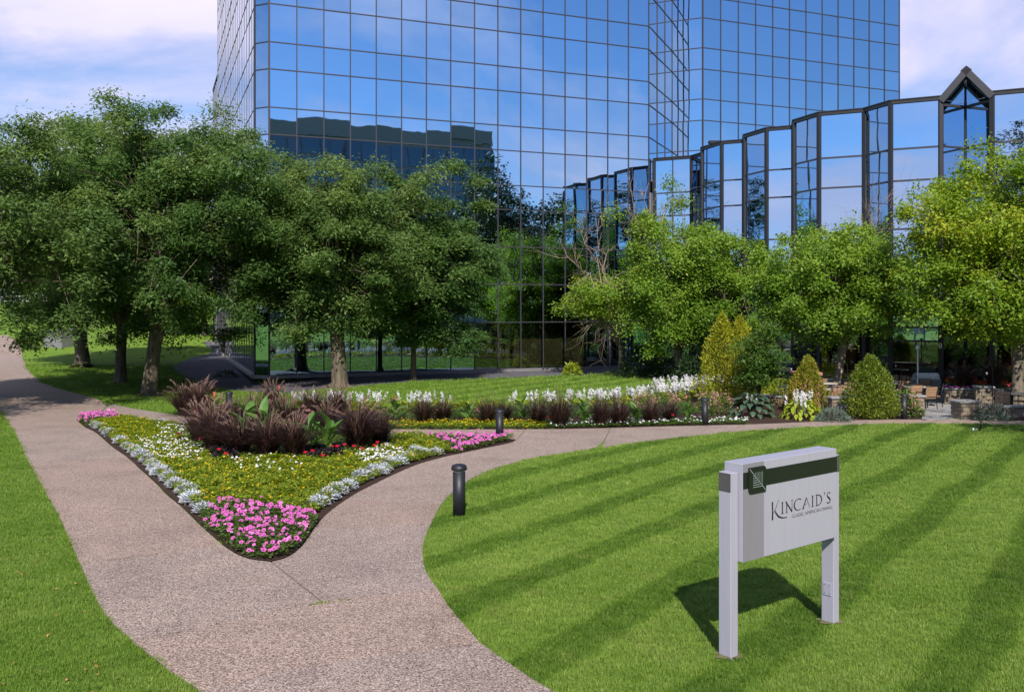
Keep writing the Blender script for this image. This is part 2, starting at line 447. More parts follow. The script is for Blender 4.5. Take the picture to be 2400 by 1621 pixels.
# grass: ground under the blades and the blades themselves; light and dark of the mown bands painted into the colour
def grassmat(name, blade):
    m, t, b = nmat(name)
    g = nd(t, 'ShaderNodeNewGeometry')
    mp = nd(t, 'ShaderNodeMapping', {'Rotation': (0, 0, R(36))})
    t.links.new(g.outputs['Position'], mp.inputs[0])
    wv = nd(t, 'ShaderNodeTexWave', {'Scale': 0.19, 'Distortion': 1.6, 'Detail': 4.0, 'Detail Scale': 1.1}, wave_type='BANDS', bands_direction='X')
    t.links.new(mp.outputs[0], wv.inputs['Vector'])
    n1 = nd(t, 'ShaderNodeTexNoise', {'Scale': 0.8, 'Detail': 6, 'Roughness': 0.7}); t.links.new(g.outputs['Position'], n1.inputs['Vector'])
    n2 = nd(t, 'ShaderNodeTexNoise', {'Scale': 38.0, 'Detail': 4, 'Roughness': 0.7}); t.links.new(g.outputs['Position'], n2.inputs['Vector'])
    base = ramp(t, [(0.22, (0.075, 0.155, 0.014)), (0.5, (0.150, 0.265, 0.030)), (0.8, (0.240, 0.355, 0.066))])
    wr = ramp(t, [(0.16, (0, 0, 0)), (0.36, (1, 1, 1))]); t.links.new(wv.outputs['Fac'], wr.inputs[0])   # bands with firm edges
    ad = nd(t, 'ShaderNodeMath', operation='MULTIPLY_ADD'); ad.inputs[1].default_value = 0.30
    sx = nd(t, 'ShaderNodeSeparateXYZ'); t.links.new(g.outputs['Position'], sx.inputs[0])
    mk = nd(t, 'ShaderNodeMapRange', {'From Min': -5.0, 'From Max': -1.5, 'To Min': 0.0, 'To Max': 1.0}); t.links.new(sx.outputs[0], mk.inputs[0])   # the left verge is cut across, without bands
    bm_ = nd(t, 'ShaderNodeMixRGB', {1: (0.62, 0.62, 0.62, 1)}); t.links.new(mk.outputs[0], bm_.inputs[0]); t.links.new(wr.outputs[0], bm_.inputs[2])
    t.links.new(bm_.outputs[0], ad.inputs[0])
    sc = nd(t, 'ShaderNodeMath', operation='MULTIPLY'); sc.inputs[1].default_value = 0.70
    t.links.new(n1.outputs['Fac'], sc.inputs[0]); t.links.new(sc.outputs[0], ad.inputs[2])
    t.links.new(ad.outputs[0], base.inputs[0])
    n3 = nd(t, 'ShaderNodeTexNoise', {'Scale': 1.9, 'Detail': 7, 'Roughness': 0.72, 'Distortion': 0.6}); t.links.new(g.outputs['Position'], n3.inputs['Vector'])
    dr = ramp(t, [(0.55, (0, 0, 0)), (0.74, (0.55, 0.55, 0.55))]); t.links.new(n3.outputs['Fac'], dr.inputs[0])   # thin dry patches
    dm = nd(t, 'ShaderNodeMixRGB', {2: (0.27, 0.30, 0.085, 1)}); t.links.new(dr.outputs[0], dm.inputs[0]); t.links.new(base.outputs[0], dm.inputs[1])
    base = dm
    col = base.outputs[0]
    if blade:
        oi = nd(t, 'ShaderNodeObjectInfo')
        rr = ramp(t, [(0, (0.78, 0.80, 0.7)), (0.8, (1.12, 1.1, 1.0)), (0.97, (1.45, 1.25, 1.3)), (1.0, (1.9, 1.5, 2.2))])
        t.links.new(oi.outputs['Random'], rr.inputs[0])
        mx = nd(t, 'ShaderNodeMixRGB', {0: 1.0}, blend_type='MULTIPLY')
        t.links.new(col, mx.inputs[1]); t.links.new(rr.outputs[0], mx.inputs[2]); col = mx.outputs[0]
        b.inputs['Roughness'].default_value = 0.5; b.inputs['Specular IOR Level'].default_value = 0.3
        tr = nd(t, 'ShaderNodeBsdfTranslucent'); t.links.new(col, tr.inputs[0])
        ms = nd(t, 'ShaderNodeMixShader', {0: 0.3})
        t.links.new(b.outputs[0], ms.inputs[1]); t.links.new(tr.outputs[0], ms.inputs[2])
        t.links.new(ms.outputs[0], t.nodes['Material Output'].inputs[0])
    else:
        r2 = ramp(t, [(0.3, (0.62, 0.62, 0.6)), (0.7, (1.15, 1.12, 1.1))]); t.links.new(n2.outputs['Fac'], r2.inputs[0])
        mx = nd(t, 'ShaderNodeMixRGB', {0: 1.0}, blend_type='MULTIPLY')
        t.links.new(col, mx.inputs[1]); t.links.new(r2.outputs[0], mx.inputs[2]); col = mx.outputs[0]
        b.inputs['Roughness'].default_value = 0.95; b.inputs['Specular IOR Level'].default_value = 0.1
        bp = nd(t, 'ShaderNodeBump', {'Strength': 0.9, 'Distance': 0.04})
        t.links.new(n2.outputs['Fac'], bp.inputs['Height']); t.links.new(bp.outputs[0], b.inputs['Normal'])
    t.links.new(col, b.inputs['Base Color'])
grassmat('turf', False)
grassmat('grass_blade', True)

leafmat('locust_leaf', (0.062, 0.128, 0.032), (0.128, 0.226, 0.06), (0.245, 0.315, 0.085), 0.46)
leafmat('lime_leaf', (0.125, 0.225, 0.022), (0.255, 0.38, 0.044), (0.435, 0.515, 0.085), 0.45)
leafmat('gold_leaf', (0.115, 0.22, 0.022), (0.245, 0.375, 0.038), (0.47, 0.49, 0.055), 0.45)
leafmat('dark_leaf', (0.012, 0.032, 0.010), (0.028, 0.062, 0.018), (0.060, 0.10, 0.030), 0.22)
leafmat('shrub_leaf', (0.050, 0.105, 0.014), (0.10, 0.180, 0.026), (0.18, 0.26, 0.045), 0.34)
leafmat('arbor_leaf', (0.060, 0.115, 0.012), (0.160, 0.235, 0.024), (0.36, 0.33, 0.038), 0.28)
leafmat('arbor_gold', (0.13, 0.19, 0.012), (0.33, 0.36, 0.025), (0.52, 0.48, 0.04), 0.3)
leafmat('arbor_rust', (0.11, 0.16, 0.014), (0.28, 0.285, 0.030), (0.50, 0.30, 0.06), 0.28)
leafmat('lantana_leaf', (0.080, 0.145, 0.008), (0.175, 0.255, 0.013), (0.29, 0.36, 0.026), 0.36)
leafmat('petunia_leaf', (0.045, 0.085, 0.014), (0.09, 0.145, 0.022), (0.16, 0.20, 0.04), 0.3)
leafmat('hosta_lime', (0.13, 0.20, 0.014), (0.28, 0.36, 0.024), (0.46, 0.50, 0.05), 0.3)
leafmat('hosta_blue', (0.040, 0.085, 0.050), (0.075, 0.130, 0.070), (0.16, 0.20, 0.06), 0.2)
leafmat('canna_leaf', (0.060, 0.155, 0.030), (0.12, 0.25, 0.045), (0.25, 0.37, 0.06), 0.35)
leafmat('silver_leaf', (0.42, 0.45, 0.46), (0.58, 0.61, 0.63), (0.74, 0.76, 0.78), 0.2, 0.8, 0.1)
leafmat('plum_blade', (0.022, 0.012, 0.01), (0.065, 0.034, 0.026), (0.145, 0.085, 0.06), 0.22, 0.45)
leafmat('plume', (0.24, 0.15, 0.115), (0.37, 0.26, 0.195), (0.52, 0.4, 0.3), 0.35, 0.9, 0.1)
leafmat('vine_dark', (0.008, 0.006, 0.010), (0.018, 0.012, 0.018), (0.035, 0.022, 0.030), 0.05)
leafmat('blue_shrub', (0.085, 0.13, 0.095), (0.15, 0.20, 0.15), (0.24, 0.29, 0.20), 0.2)
leafmat('bloom_white', (0.62, 0.62, 0.60), (0.78, 0.78, 0.77), (0.84, 0.82, 0.86), 0.25, 0.7, 0.1)
leafmat('bloom_tan', (0.26, 0.15, 0.10), (0.42, 0.27, 0.18), (0.55, 0.40, 0.30), 0.25, 0.8, 0.1)
leafmat('bloom_rose', (0.36, 0.13, 0.14), (0.48, 0.22, 0.20), (0.60, 0.34, 0.30), 0.25, 0.8, 0.1)
leafmat('bloom_yellow', (0.60, 0.27, 0.008), (0.70, 0.42, 0.012), (0.78, 0.56, 0.03), 0.25, 0.7, 0.1)
leafmat('bloom_red', (0.46, 0.012, 0.018), (0.60, 0.022, 0.035), (0.70, 0.06, 0.08), 0.25, 0.7, 0.1)
leafmat('bloom_coral', (0.60, 0.10, 0.09), (0.72, 0.20, 0.17), (0.78, 0.32, 0.28), 0.3, 0.7, 0.1)
leafmat('bloom_mixed', (0.45, 0.03, 0.10), (0.62, 0.17, 0.02), (0.75, 0.52, 0.03), 0.25, 0.7, 0.1)
leafmat('bloom_purple', (0.12, 0.02, 0.13), (0.22, 0.04, 0.20), (0.42, 0.10, 0.30), 0.25, 0.7, 0.1)
def petal(name, col):
    m, t, b = nmat(name)
    oi = nd(t, 'ShaderNodeObjectInfo')
    r = ramp(t, [(0, tuple(c * 0.85 for c in col)), (0.8, col), (1.0, tuple(min(0.9, c * 1.15 + 0.12) for c in col))])
    t.links.new(oi.outputs['Random'], r.inputs[0]); t.links.new(r.outputs[0], b.inputs['Base Color'])
    b.inputs['Roughness'].default_value = 0.7; b.inputs['Specular IOR Level'].default_value = 0.1
    tr = nd(t, 'ShaderNodeBsdfTranslucent'); t.links.new(r.outputs[0], tr.inputs[0])
    ms = nd(t, 'ShaderNodeMixShader', {0: 0.3}); t.links.new(b.outputs[0], ms.inputs[1]); t.links.new(tr.outputs[0], ms.inputs[2])
    t.links.new(ms.outputs[0], t.nodes['Material Output'].inputs[0])
petal('petal_pink', (0.70, 0.17, 0.50))
petal('petal_throat', (0.30, 0.02, 0.20))
petal('petal_red', (0.60, 0.02, 0.04))

# ================================================================== the ground and what lies on it
def inpoly(x, y, poly):
    x = np.asarray(x); y = np.asarray(y)
    c = np.zeros(x.shape, dtype=bool)
    n = len(poly)
    for i in range(n):
        x0, y0 = poly[i]; x1, y1 = poly[(i + 1) % n]
        if y0 == y1: continue
        t = (y0 > y) != (y1 > y)
        c ^= t & (x < (x1 - x0) * (y - y0) / (y1 - y0) + x0)
    return c

def soften(poly, it=2, lim=40):
    """round the gentle bends of an outline, keep its real corners"""
    for _ in range(it):
        out = []
        n = len(poly)
        for i in range(n):
            a, b, c = Vector(poly[i - 1]), Vector(poly[i]), Vector(poly[(i + 1) % n])
            u, w = b - a, c - b
            if u.length < 1e-6 or w.length < 1e-6:
                out.append(tuple(b)); continue
            ang = math.degrees(u.angle(w))
            if 2.0 < ang < lim:
                out.append(tuple(b - u * 0.25)); out.append(tuple(b + w * 0.25))
            else:
                out.append(tuple(b))
        poly = out
    return poly

def sheet_geo(poly, step):
    poly = [tuple(p) for p in poly]
    pts = []
    n = len(poly)
    for i in range(n):
        a, b = Vector(poly[i]), Vector(poly[(i + 1) % n])
        k = max(1, int((b - a).length / step))
        for j in range(k):
            pts.append(a.lerp(b, j / k))
    m = len(pts)
    xs = [p.x for p in pts]; ys = [p.y for p in pts]
    gx, gy = np.meshgrid(np.arange(min(xs), max(xs), step), np.arange(min(ys), max(ys), step))
    gx = gx.ravel(); gy = gy.ravel()
    k = inpoly(gx, gy, poly)
    inner = [Vector((a, b)) for a, b in zip(gx[k], gy[k])]
    r = delaunay_2d_cdt(pts + inner, [(i, (i + 1) % m) for i in range(m)], [list(range(m))], 1, 1e-5)
    return r[0], r[2], m

def sheet(name, poly, off, mat, step=0.7, parent=None, drop=0.0):
    v, f, m = sheet_geo(poly, step)
    vs = [(p.x, p.y, gz(p) + off) for p in v]
    fs = [list(q) for q in f]
    mb = MB(); mb.add(vs, fs)
    if drop:
        n = len(poly)
        rim = []
        for i in range(n):
            a, b = Vector(poly[i]), Vector(poly[(i + 1) % n])
            k = max(1, int((b - a).length / step))
            rim += [a.lerp(b, j / k) for j in range(k)]
        for i in range(len(rim)):
            a, b = rim[i], rim[(i + 1) % len(rim)]
            za, zb = gz(a) + off, gz(b) + off
            mb.add([(a.x, a.y, za), (b.x, b.y, zb), (b.x, b.y, zb - drop), (a.x, a.y, za - drop)], [(0, 3, 2, 1)])
    return mb.build(name, mat, parent)

# one ground sheet out to the horizon: fine near the viewer, coarse far off
xs = np.concatenate([np.arange(-900, -80, 60.), np.arange(-80, 60, 1.0), np.arange(60, 901, 60.)])
ys = np.concatenate([np.arange(-900, -40, 60.), np.arange(-40, 125, 1.0), np.arange(125, 1300, 60.)])
GX, GY = np.meshgrid(xs, ys)
GV = np.stack([GX.ravel(), GY.ravel(), zt(GX.ravel(), GY.ravel())], axis=1)
nx, ny = len(xs), len(ys)
idx = np.arange(nx * ny).reshape(ny, nx)
GF = np.stack([idx[:-1, :-1].ravel(), idx[:-1, 1:].ravel(), idx[1:, 1:].ravel(), idx[1:, :-1].ravel()], axis=1)
me = bpy.data.meshes.new('ground')
me.from_pydata(GV.tolist(), [], GF.tolist())
me.polygons.foreach_set('use_smooth', [True] * len(me.polygons))
ground = link('ground', me, None, MAT['turf'])
tag(ground, kind='structure', label='mown green lawn covering the whole grounds')

# exposed aggregate path, slab by slab
SLABS = [
    [(-46.653, 83.659), (-42.621, 78.355), (-37.113, 68.467), (-41.415, 68.733), (-45.433, 78.35), (-47.423, 83.623)],
    [(-37.113, 68.467), (-29.497, 55.187), (-25.198, 48.339), (-28.55, 48.136), (-33.362, 55.673), (-41.415, 68.733)],
    [(-25.198, 48.339), (-22.516, 44.989), (-20.457, 43.073), (-25.33, 43.295), (-28.55, 48.136)],
    [(-25.33, 43.295), (-20.457, 43.073), (-17.952, 40.412), (-15.717, 34.214), (-15.529, 32.151), (-13.787, 29.173), (-15.367, 27.864), (-20.337, 35.861)],
    [(-15.367, 27.864), (-13.787, 29.173), (-12.876, 27.916), (-11.065, 24.854), (-9.821, 22.886), (-9.604, 22.58), (-11.399, 21.308)],
    [(-11.399, 21.308), (-9.604, 22.58), (-8.524, 20.662), (-7.156, 18.287), (-6.696, 17.427), (-6.121, 16.499), (-7.647, 15.236)],
    [(-7.647, 15.236), (-6.121, 16.499), (-5.908, 16.151), (-5.143, 14.807), (-4.317, 13.414), (-5.058, 12.742), (-5.859, 12.227)],
    [(-5.859, 12.227), (-5.058, 12.742), (-4.317, 13.414), (-3.934, 12.846), (-3.623, 12.525), (-3.316, 12.419), (-2.226, 10.585), (-3.007, 9.959), (-3.855, 9.207), (-4.495, 9.99), (-5.067, 10.906)],
    [(-3.855, 9.207), (-3.007, 9.959), (-2.226, 10.585), (-0.892, 11.103), (-0.723, 10.408), (-0.322, 9.209), (-1.893, 8.635), (-2.71, 8.009), (-2.797, 8.01), (-3.274, 8.521)],
    [(-2.71, 8.009), (-1.893, 8.635), (-0.322, 9.209), (0.076, 8.424), (0.374, 7.922), (0.942, 7.118), (-1.957, 7.141), (-2.797, 8.01)],
    [(-3.316, 12.419), (-3.152, 12.608), (-3.093, 13.275), (-3.184, 14.518), (-2.984, 14.652), (-1.33, 14.814), (-1.332, 13.82), (-1.291, 13.072), (-1.169, 12.129), (-1.024, 11.524), (-0.892, 11.103), (-2.226, 10.585)],
    [(-3.184, 14.518), (-3.232, 15.577), (-3.134, 16.916), (-1.293, 16.588), (-1.33, 14.814)],
    [(-3.134, 16.916), (-3.045, 17.607), (-2.692, 19.377), (-0.866, 19.296), (-1.122, 17.984), (-1.293, 16.588)],
    [(-2.692, 19.377), (-2.236, 21.311), (-1.596, 22.514), (0.417, 22.06), (-0.4, 20.619), (-0.866, 19.296)],
    [(-1.596, 22.514), (-0.862, 23.696), (-0.059, 24.855), (0.133, 25.595), (0.429, 28.342), (1.072, 28.342), (3.141, 28.769), (2.384, 24.02), (1.557, 23.208), (0.417, 22.06)],
    [(3.141, 28.769), (5.296, 29.412), (7.727, 29.89), (6.512, 27.557), (4.99, 26.399), (3.845, 25.427), (2.384, 24.02)],
    [(7.727, 29.89), (9.721, 30.473), (10.881, 30.945), (12.388, 31.206), (11.584, 29.892), (10.367, 29.485), (7.946, 28.498), (6.512, 27.557)],
    [(12.388, 31.206), (13.604, 31.426), (15.969, 31.287), (17.599, 31.034), (18.813, 30.622), (21.142, 29.825), (20.015, 28.234), (17.975, 29.257), (15.505, 30.099), (13.089, 30.237), (11.584, 29.892)],
    [(-17.952, 40.412), (-15.252, 36.883), (-12.358, 33.142), (-10.918, 31.734), (-9.896, 28.762), (-11.243, 29.737), (-13.687, 32.179), (-15.717, 34.214)],
    [(-10.918, 31.734), (-8.681, 30.616), (-6.255, 29.414), (-5.826, 27.394), (-7.906, 27.882), (-9.896, 28.762)],
    [(-6.255, 29.414), (-3.961, 28.511), (-2.005, 28.291), (0.429, 28.342), (0.133, 25.595), (-0.245, 25.898), (-1.391, 26.048), (-3.699, 26.624), (-5.826, 27.394)],
]
path = empty('path')
tag(path, kind='structure', label='exposed aggregate footpath forking round the flower bed')
def inset(poly, d):
    n = len(poly); A = 0
    for i in range(n):
        A += poly[i][0] * poly[(i + 1) % n][1] - poly[(i + 1) % n][0] * poly[i][1]
    s = 1 if A > 0 else -1
    out = []
    for i in range(n):
        a, b, c = Vector(poly[i - 1]), Vector(poly[i]), Vector(poly[(i + 1) % n])
        u = (b - a).normalized(); w = (c - b).normalized()
        nu = Vector((-u.y, u.x)) * s; nw = Vector((-w.y, w.x)) * s
        k = nu + nw
        if k.length < 0.3: out.append(tuple(b)); continue
        k = k.normalized() * (d / max(0.4, k.normalized().dot(nu)))
        out.append(tuple(b + k))
    return out
for sl in SLABS:
    sheet('slab', soften(inset(sl, 0.011), 2), 0.022, MAT['aggregate'], 0.8, path, 0.06)
ALLPATH = [soften(s, 1) for s in SLABS]

ISLAND = [(-15.529, 32.151), (-15.717, 34.214), (-13.687, 32.179), (-11.243, 29.737), (-9.896, 28.762), (-7.906, 27.882), (-5.826, 27.394), (-3.699, 26.624), (-1.391, 26.048), (-0.245, 25.898), (0.133, 25.595),
          (-0.059, 24.855), (-0.862, 23.696), (-1.596, 22.514), (-2.236, 21.311), (-2.692, 19.377), (-3.045, 17.607), (-3.232, 15.577), (-3.184, 14.518), (-3.093, 13.275), (-3.152, 12.608), (-3.316, 12.419),
          (-3.623, 12.525), (-3.934, 12.846), (-4.317, 13.414), (-5.143, 14.807), (-5.908, 16.151), (-6.696, 17.427), (-7.156, 18.287), (-8.524, 20.662), (-9.821, 22.886), (-11.065, 24.854), (-12.876, 27.916), (-13.787, 29.173)]
BACK_BED = [(-12.358, 33.142), (-10.918, 31.734), (-8.681, 30.616), (-6.255, 29.414), (-3.961, 28.511), (1.072, 28.342), (3.141, 28.769), (5.296, 29.412), (7.727, 29.89), (9.721, 30.473), (10.881, 30.945),
            (12.388, 31.206), (14.236, 31.378), (16.36, 35.948), (16.031, 37.692), (13.278, 37.46), (12.451, 40.532), (12.207, 43.779), (12.217, 47.872), (10.232, 49.208), (7.45, 43.79), (5.232, 39.541),
            (3.511, 37.145), (0.0, 35.695), (-3.303, 34.95), (-6.556, 34.679), (-10.311, 36.365), (-13.425, 39.454), (-13.863, 37.369)]
RIGHT_BED = [(15.619, 31.416), (17.599, 31.034), (20.081, 30.351), (24.167, 36.527), (20.887, 36.831), (19.01, 36.904), (17.79, 36.371)]
WALK = [(14.236, 31.378), (15.619, 31.416), (17.825, 36.372), (19.347, 39.44), (17.099, 37.571), (16.307, 35.944)]
PATIO = [(13.059, 46.056), (12.959, 41.547), (13.278, 37.46), (16.031, 37.692), (17.099, 37.571), (19.347, 39.44), (19.01, 36.904), (21.221, 36.807), (24.646, 34.767),
         (31, 34), (27.5, 37.3), (24.4, 40.1), (22.2, 41.6), (20.2, 42.5), (18.3, 43.4), (17.6, 45.1), (15.7, 46.0), (15.1, 47.6), (14.0, 48.0)]
TREE_BED = [(6.559, 55.519), (8.874, 52.16), (10.232, 49.208), (12.217, 47.872), (13.059, 46.056), (14.0, 48.0), (15.3, 49.4), (13.9, 53.6), (12.2, 57.7), (9.3, 60.0), (6.647, 58.603)]
GRAVEL = [(-22.212, 58.386), (-24.511, 67.359), (-23.869, 72.67), (-26, 79), (-14.3, 51.2), (-13.4, 51.0), (9.1, 60.1), (6.222, 54.861), (3.74, 52.761), (-2.371, 50.168), (-5.904, 48.418), (-8.325, 45.752), (-11.131, 42.823), (-14.578, 46.738), (-18.606, 52.494)]
sheet('mulch_bed', soften(inset(ISLAND, -0.0), 2), 0.03, MAT['mulch'], 0.8).__setitem__('kind', 'structure')
sheet('mulch_bed', soften(BACK_BED, 2), 0.012, MAT['mulch'], 0.8).__setitem__('kind', 'structure')
sheet('mulch_bed', soften(RIGHT_BED, 1), 0.012, MAT['mulch'], 0.8).__setitem__('kind', 'structure')
sheet('mulch_bed', soften(TREE_BED, 1), 0.016, MAT['mulch'], 0.8).__setitem__('kind', 'structure')
sheet('gravel_bed', soften(GRAVEL, 1), 0.012, MAT['gravel'], 0.8).__setitem__('kind', 'structure')
# concrete walk up to the terrace, in three slabs, and the terrace paving
walk = empty('walkway'); tag(walk, kind='structure', label='pale concrete walk from the path up to the terrace')
for q in ([(14.236, 31.378), (15.619, 31.416), (16.806, 34.16), (15.453, 34.06)], [(15.483, 34.126), (16.838, 34.226), (17.825, 36.372), (16.307, 35.944)], [(16.34, 36.015), (17.859, 36.442), (19.347, 39.44), (17.099, 37.571)]):
    sheet('slab', inset(q, 0.01), 0.035, MAT['paving'], 1.0, walk, 0.08)
patio = sheet('terrace', PATIO, 0.02, MAT['paving'], 1.0); patio['kind'] = 'structure'

# a road and car park strip behind the viewer and to the right, seen only mirrored in the glass
road = sheet('road', [(44, -60), (51, -60), (51, 90), (44, 90)], 0.02, MAT['asphalt'], 4.0); road['kind'] = 'structure'

# ------------------------------------------------------------------ grass blades
rng = np.random.default_rng(7)
def blade_clump(name, n, spread, h, w, seed, lean=0.35):
    r = np.random.default_rng(seed)
    a = r.uniform(0, 2 * np.pi, n); rad = spread * np.sqrt(r.uniform(0, 1, n))
    P = np.stack([rad * np.cos(a), rad * np.sin(a), np.full(n, -0.005)], 1)
    b = r.uniform(0, 2 * np.pi, n)
    hh = h * r.uniform(0.6, 1.2, n); ln = hh * r.uniform(0.1, lean * 2, n)
    Dv = np.stack([np.cos(b), np.sin(b), np.zeros(n)], 1); Sv = np.stack([-np.sin(b), np.cos(b), np.zeros(n)], 1)
    m = P + Dv * (ln * 0.35)[:, None] + np.array([0, 0, 1.0]) * (hh * 0.6)[:, None]
    t = P + Dv * ln[:, None] + np.array([0, 0, 1.0]) * hh[:, None]
    W = (w * r.uniform(0.7, 1.3, n))[:, None]
    q1 = np.stack([P - Sv * W * .5, P + Sv * W * .5, m + Sv * W * .42, m - Sv * W * .42], 1)
    q2 = np.stack([m - Sv * W * .42, m + Sv * W * .42, t + Sv * W * .06, t - Sv * W * .06], 1)
    return quads_mesh(name, np.concatenate([q1, q2]))

def scatter(name, pts, scales, protos, mat, label, cat=None, parent=None, flat=False):
    """instances small clumps on a cloud of points (uncountable ground cover)"""
    n = len(pts)
    me = bpy.data.meshes.new(name)
    me.vertices.add(n)
    me.vertices.foreach_set('co', np.asarray(pts, dtype=np.float32).reshape(-1))
    rot = np.zeros((n, 3), dtype=np.float32); rot[:, 2] = rng.uniform(0, 6.283, n)
    rot[:, :2] = rng.normal(0, 0.10, (n, 2))
    at = me.attributes.new('rot', 'FLOAT_VECTOR', 'POINT'); at.data.foreach_set('vector', rot.reshape(-1))
    at = me.attributes.new('scl', 'FLOAT', 'POINT'); at.data.foreach_set('value', np.asarray(scales, dtype=np.float32))
    at = me.attributes.new('pick', 'INT', 'POINT'); at.data.foreach_set('value', rng.integers(0, len(protos), n).astype(np.int32))
    o = link(name, me, parent)
    c = bpy.data.collections.new(name + '_kinds')
    for i, pm in enumerate(protos):
        po = bpy.data.objects.new('%s_clump' % name, pm)
        if not pm.materials: pm.materials.append(mat)
        c.objects.link(po)
    ng = bpy.data.node_groups.new(name, 'GeometryNodeTree')
    ng.interface.new_socket('Geometry', in_out='INPUT', socket_type='NodeSocketGeometry')
    ng.interface.new_socket('Geometry', in_out='OUTPUT', socket_type='NodeSocketGeometry')
    gi = ng.nodes.new('NodeGroupInput'); go = ng.nodes.new('NodeGroupOutput')
    ci = ng.nodes.new('GeometryNodeCollectionInfo'); ci.inputs['Collection'].default_value = c
    ci.inputs['Separate Children'].default_value = True; ci.inputs['Reset Children'].default_value = True
    ip = ng.nodes.new('GeometryNodeInstanceOnPoints'); ip.inputs['Pick Instance'].default_value = True
    def named(nm, ty):
        x = ng.nodes.new('GeometryNodeInputNamedAttribute'); x.data_type = ty; x.inputs['Name'].default_value = nm
        return x.outputs['Attribute']
    l = ng.links.new
    l(gi.outputs[0], ip.inputs['Points']); l(ci.outputs[0], ip.inputs['Instance'])
    l(named('pick', 'INT'), ip.inputs['Instance Index'])
    e2r = ng.nodes.new('FunctionNodeEulerToRotation')
    l(named('rot', 'FLOAT_VECTOR'), e2r.inputs[0]); l(e2r.outputs[0], ip.inputs['Rotation'])
    l(named('scl', 'FLOAT'), ip.inputs['Scale']); l(ip.outputs[0], go.inputs[0])
    md = o.modifiers.new('scatter', 'NODES'); md.node_group = ng
    tag(o, label, cat, kind='stuff')
    return o

BLOCK = ALLPATH + [soften(p, 1) for p in (ISLAND, BACK_BED, RIGHT_BED, WALK, PATIO, TREE_BED, GRAVEL)]
def keep_clear(x, y, polys=BLOCK):
    k = np.ones(len(x), dtype=bool)
    for p in polys: k &= ~inpoly(x, y, p)
    return k
pts = []; scl = []
def ring(y0, y1, dens, s):
    x0, x1 = -0.68 * y1 - 0.5, 0.68 * y1 + 0.5
    n = int((x1 - x0) * (y1 - y0) * dens)
    x = rng.uniform(x0, x1, n); y = rng.uniform(y0, y1, n)
    k = np.abs(x) < 0.67 * y + 0.4
    x, y = x[k], y[k]
    k = keep_clear(x, y); x, y = x[k], y[k]
    z = zt(x, y)
    pts.append(np.stack([x, y, z], 1)); scl.append(rng.uniform(0.75, 1.2, len(x)) * s)
ring(7.2, 10, 700, .82); ring(10, 13, 480, .9); ring(13, 17, 300, 1.0); ring(17, 23, 170, 1.18); ring(23, 32, 85, 1.45); ring(32, 48, 22, 2.3); ring(48, 62, 9, 3.0)
protos = [blade_clump('grass_tuft', 26, 0.072, 0.048, 0.0048, s, .5) for s in range(5)]
scatter('lawn_grass', np.concatenate(pts), np.concatenate(scl), protos, MAT['grass_blade'], 'short mown green grass blades of the lawn')

# dry fallen leaves on the left verge and along the path edge
lp = []
for _ in range(150):
    x, y = rng.uniform(-7.5, -3.2), rng.uniform(7.8, 14)
    lp.append((x, y))
lp = np.array(lp); k = keep_clear(lp[:, 0], lp[:, 1]); lp = lp[k]
n = len(lp)
P = np.stack([lp[:, 0], lp[:, 1], zt(lp[:, 0], lp[:, 1]) + 0.05], 1)
Q = kites(P, np.stack([rng.normal(size=n), rng.normal(size=n), rng.normal(0, .2, n)], 1), np.stack([rng.normal(0, .4, n), rng.normal(0, .4, n), np.ones(n)], 1), rng.uniform(0.03, 0.055, n), rng.uniform(0.015, 0.028, n))
o = link('fallen_leaves', quads_mesh('fallen_leaves', Q), None, MAT['leaf_litter'])
tag(o, 'dry brown leaves fallen on the grass left of the path', kind='stuff')

# ================================================================== the glass office tower
random.seed(3)
LEV = [0.20, 3.07, 5.42, 7.74, 10.04, 11.56, 13.70, 15.22, 17.36, 18.88, 21.02, 22.54, 24.68, 26.20, 28.34, 29.86, 32.0, 33.52]
PANE = {}
def pane_mesh(w, h, mat):
    k = (round(w, 3), round(h, 3), mat)
    if k not in PANE:
        mb = MB(); mb.box(-w / 2 + .012, w / 2 - .012, -0.012, 0.012, -h / 2 + .012, h / 2 - .012)
        me = mb.mesh('pane'); me.materials.append(MAT[mat]); PANE[k] = me
    return PANE[k]
def add_pane(parent, P, u, s, w, z0, z1, mat, tilt=0.13, name='pane'):
    c = Vector((P[0] + u.x * (s + w / 2), P[1] + u.y * (s + w / 2), (z0 + z1) / 2))
    yaw = math.atan2(u.y, u.x)
    o = link(name, pane_mesh(w, z1 - z0, mat), parent)
    o.location = c
    o.rotation_euler = (R(random.gauss(0, tilt)), 0, yaw + R(random.gauss(0, tilt)))
    return o
def seg(P, Q):
    d = Vector((Q[0] - P[0], Q[1] - P[1])); return d.normalized(), d.length
def mull(parent, P, u, s, z0, z1, w=0.055, out=0.055, back=0.05, mat='mullion', name='mullion'):
    mb = MB(); mb.box(-w / 2, w / 2, -out, back, z0, z1)
    return mb.build(name, MAT[mat], parent, (P[0] + u.x * s, P[1] + u.y * s, 0), (0, 0, math.atan2(u.y, u.x)))
def trans(parent, P, u, s0, s1, z, h=0.06, out=0.048, back=0.05, mat='mullion', name='transom'):
    mb = MB(); mb.box(s0, s1, -out, back, z - h / 2, z + h / 2)
    return mb.build(name, MAT[mat], parent, (P[0], P[1], 0), (0, 0, math.atan2(u.y, u.x)))

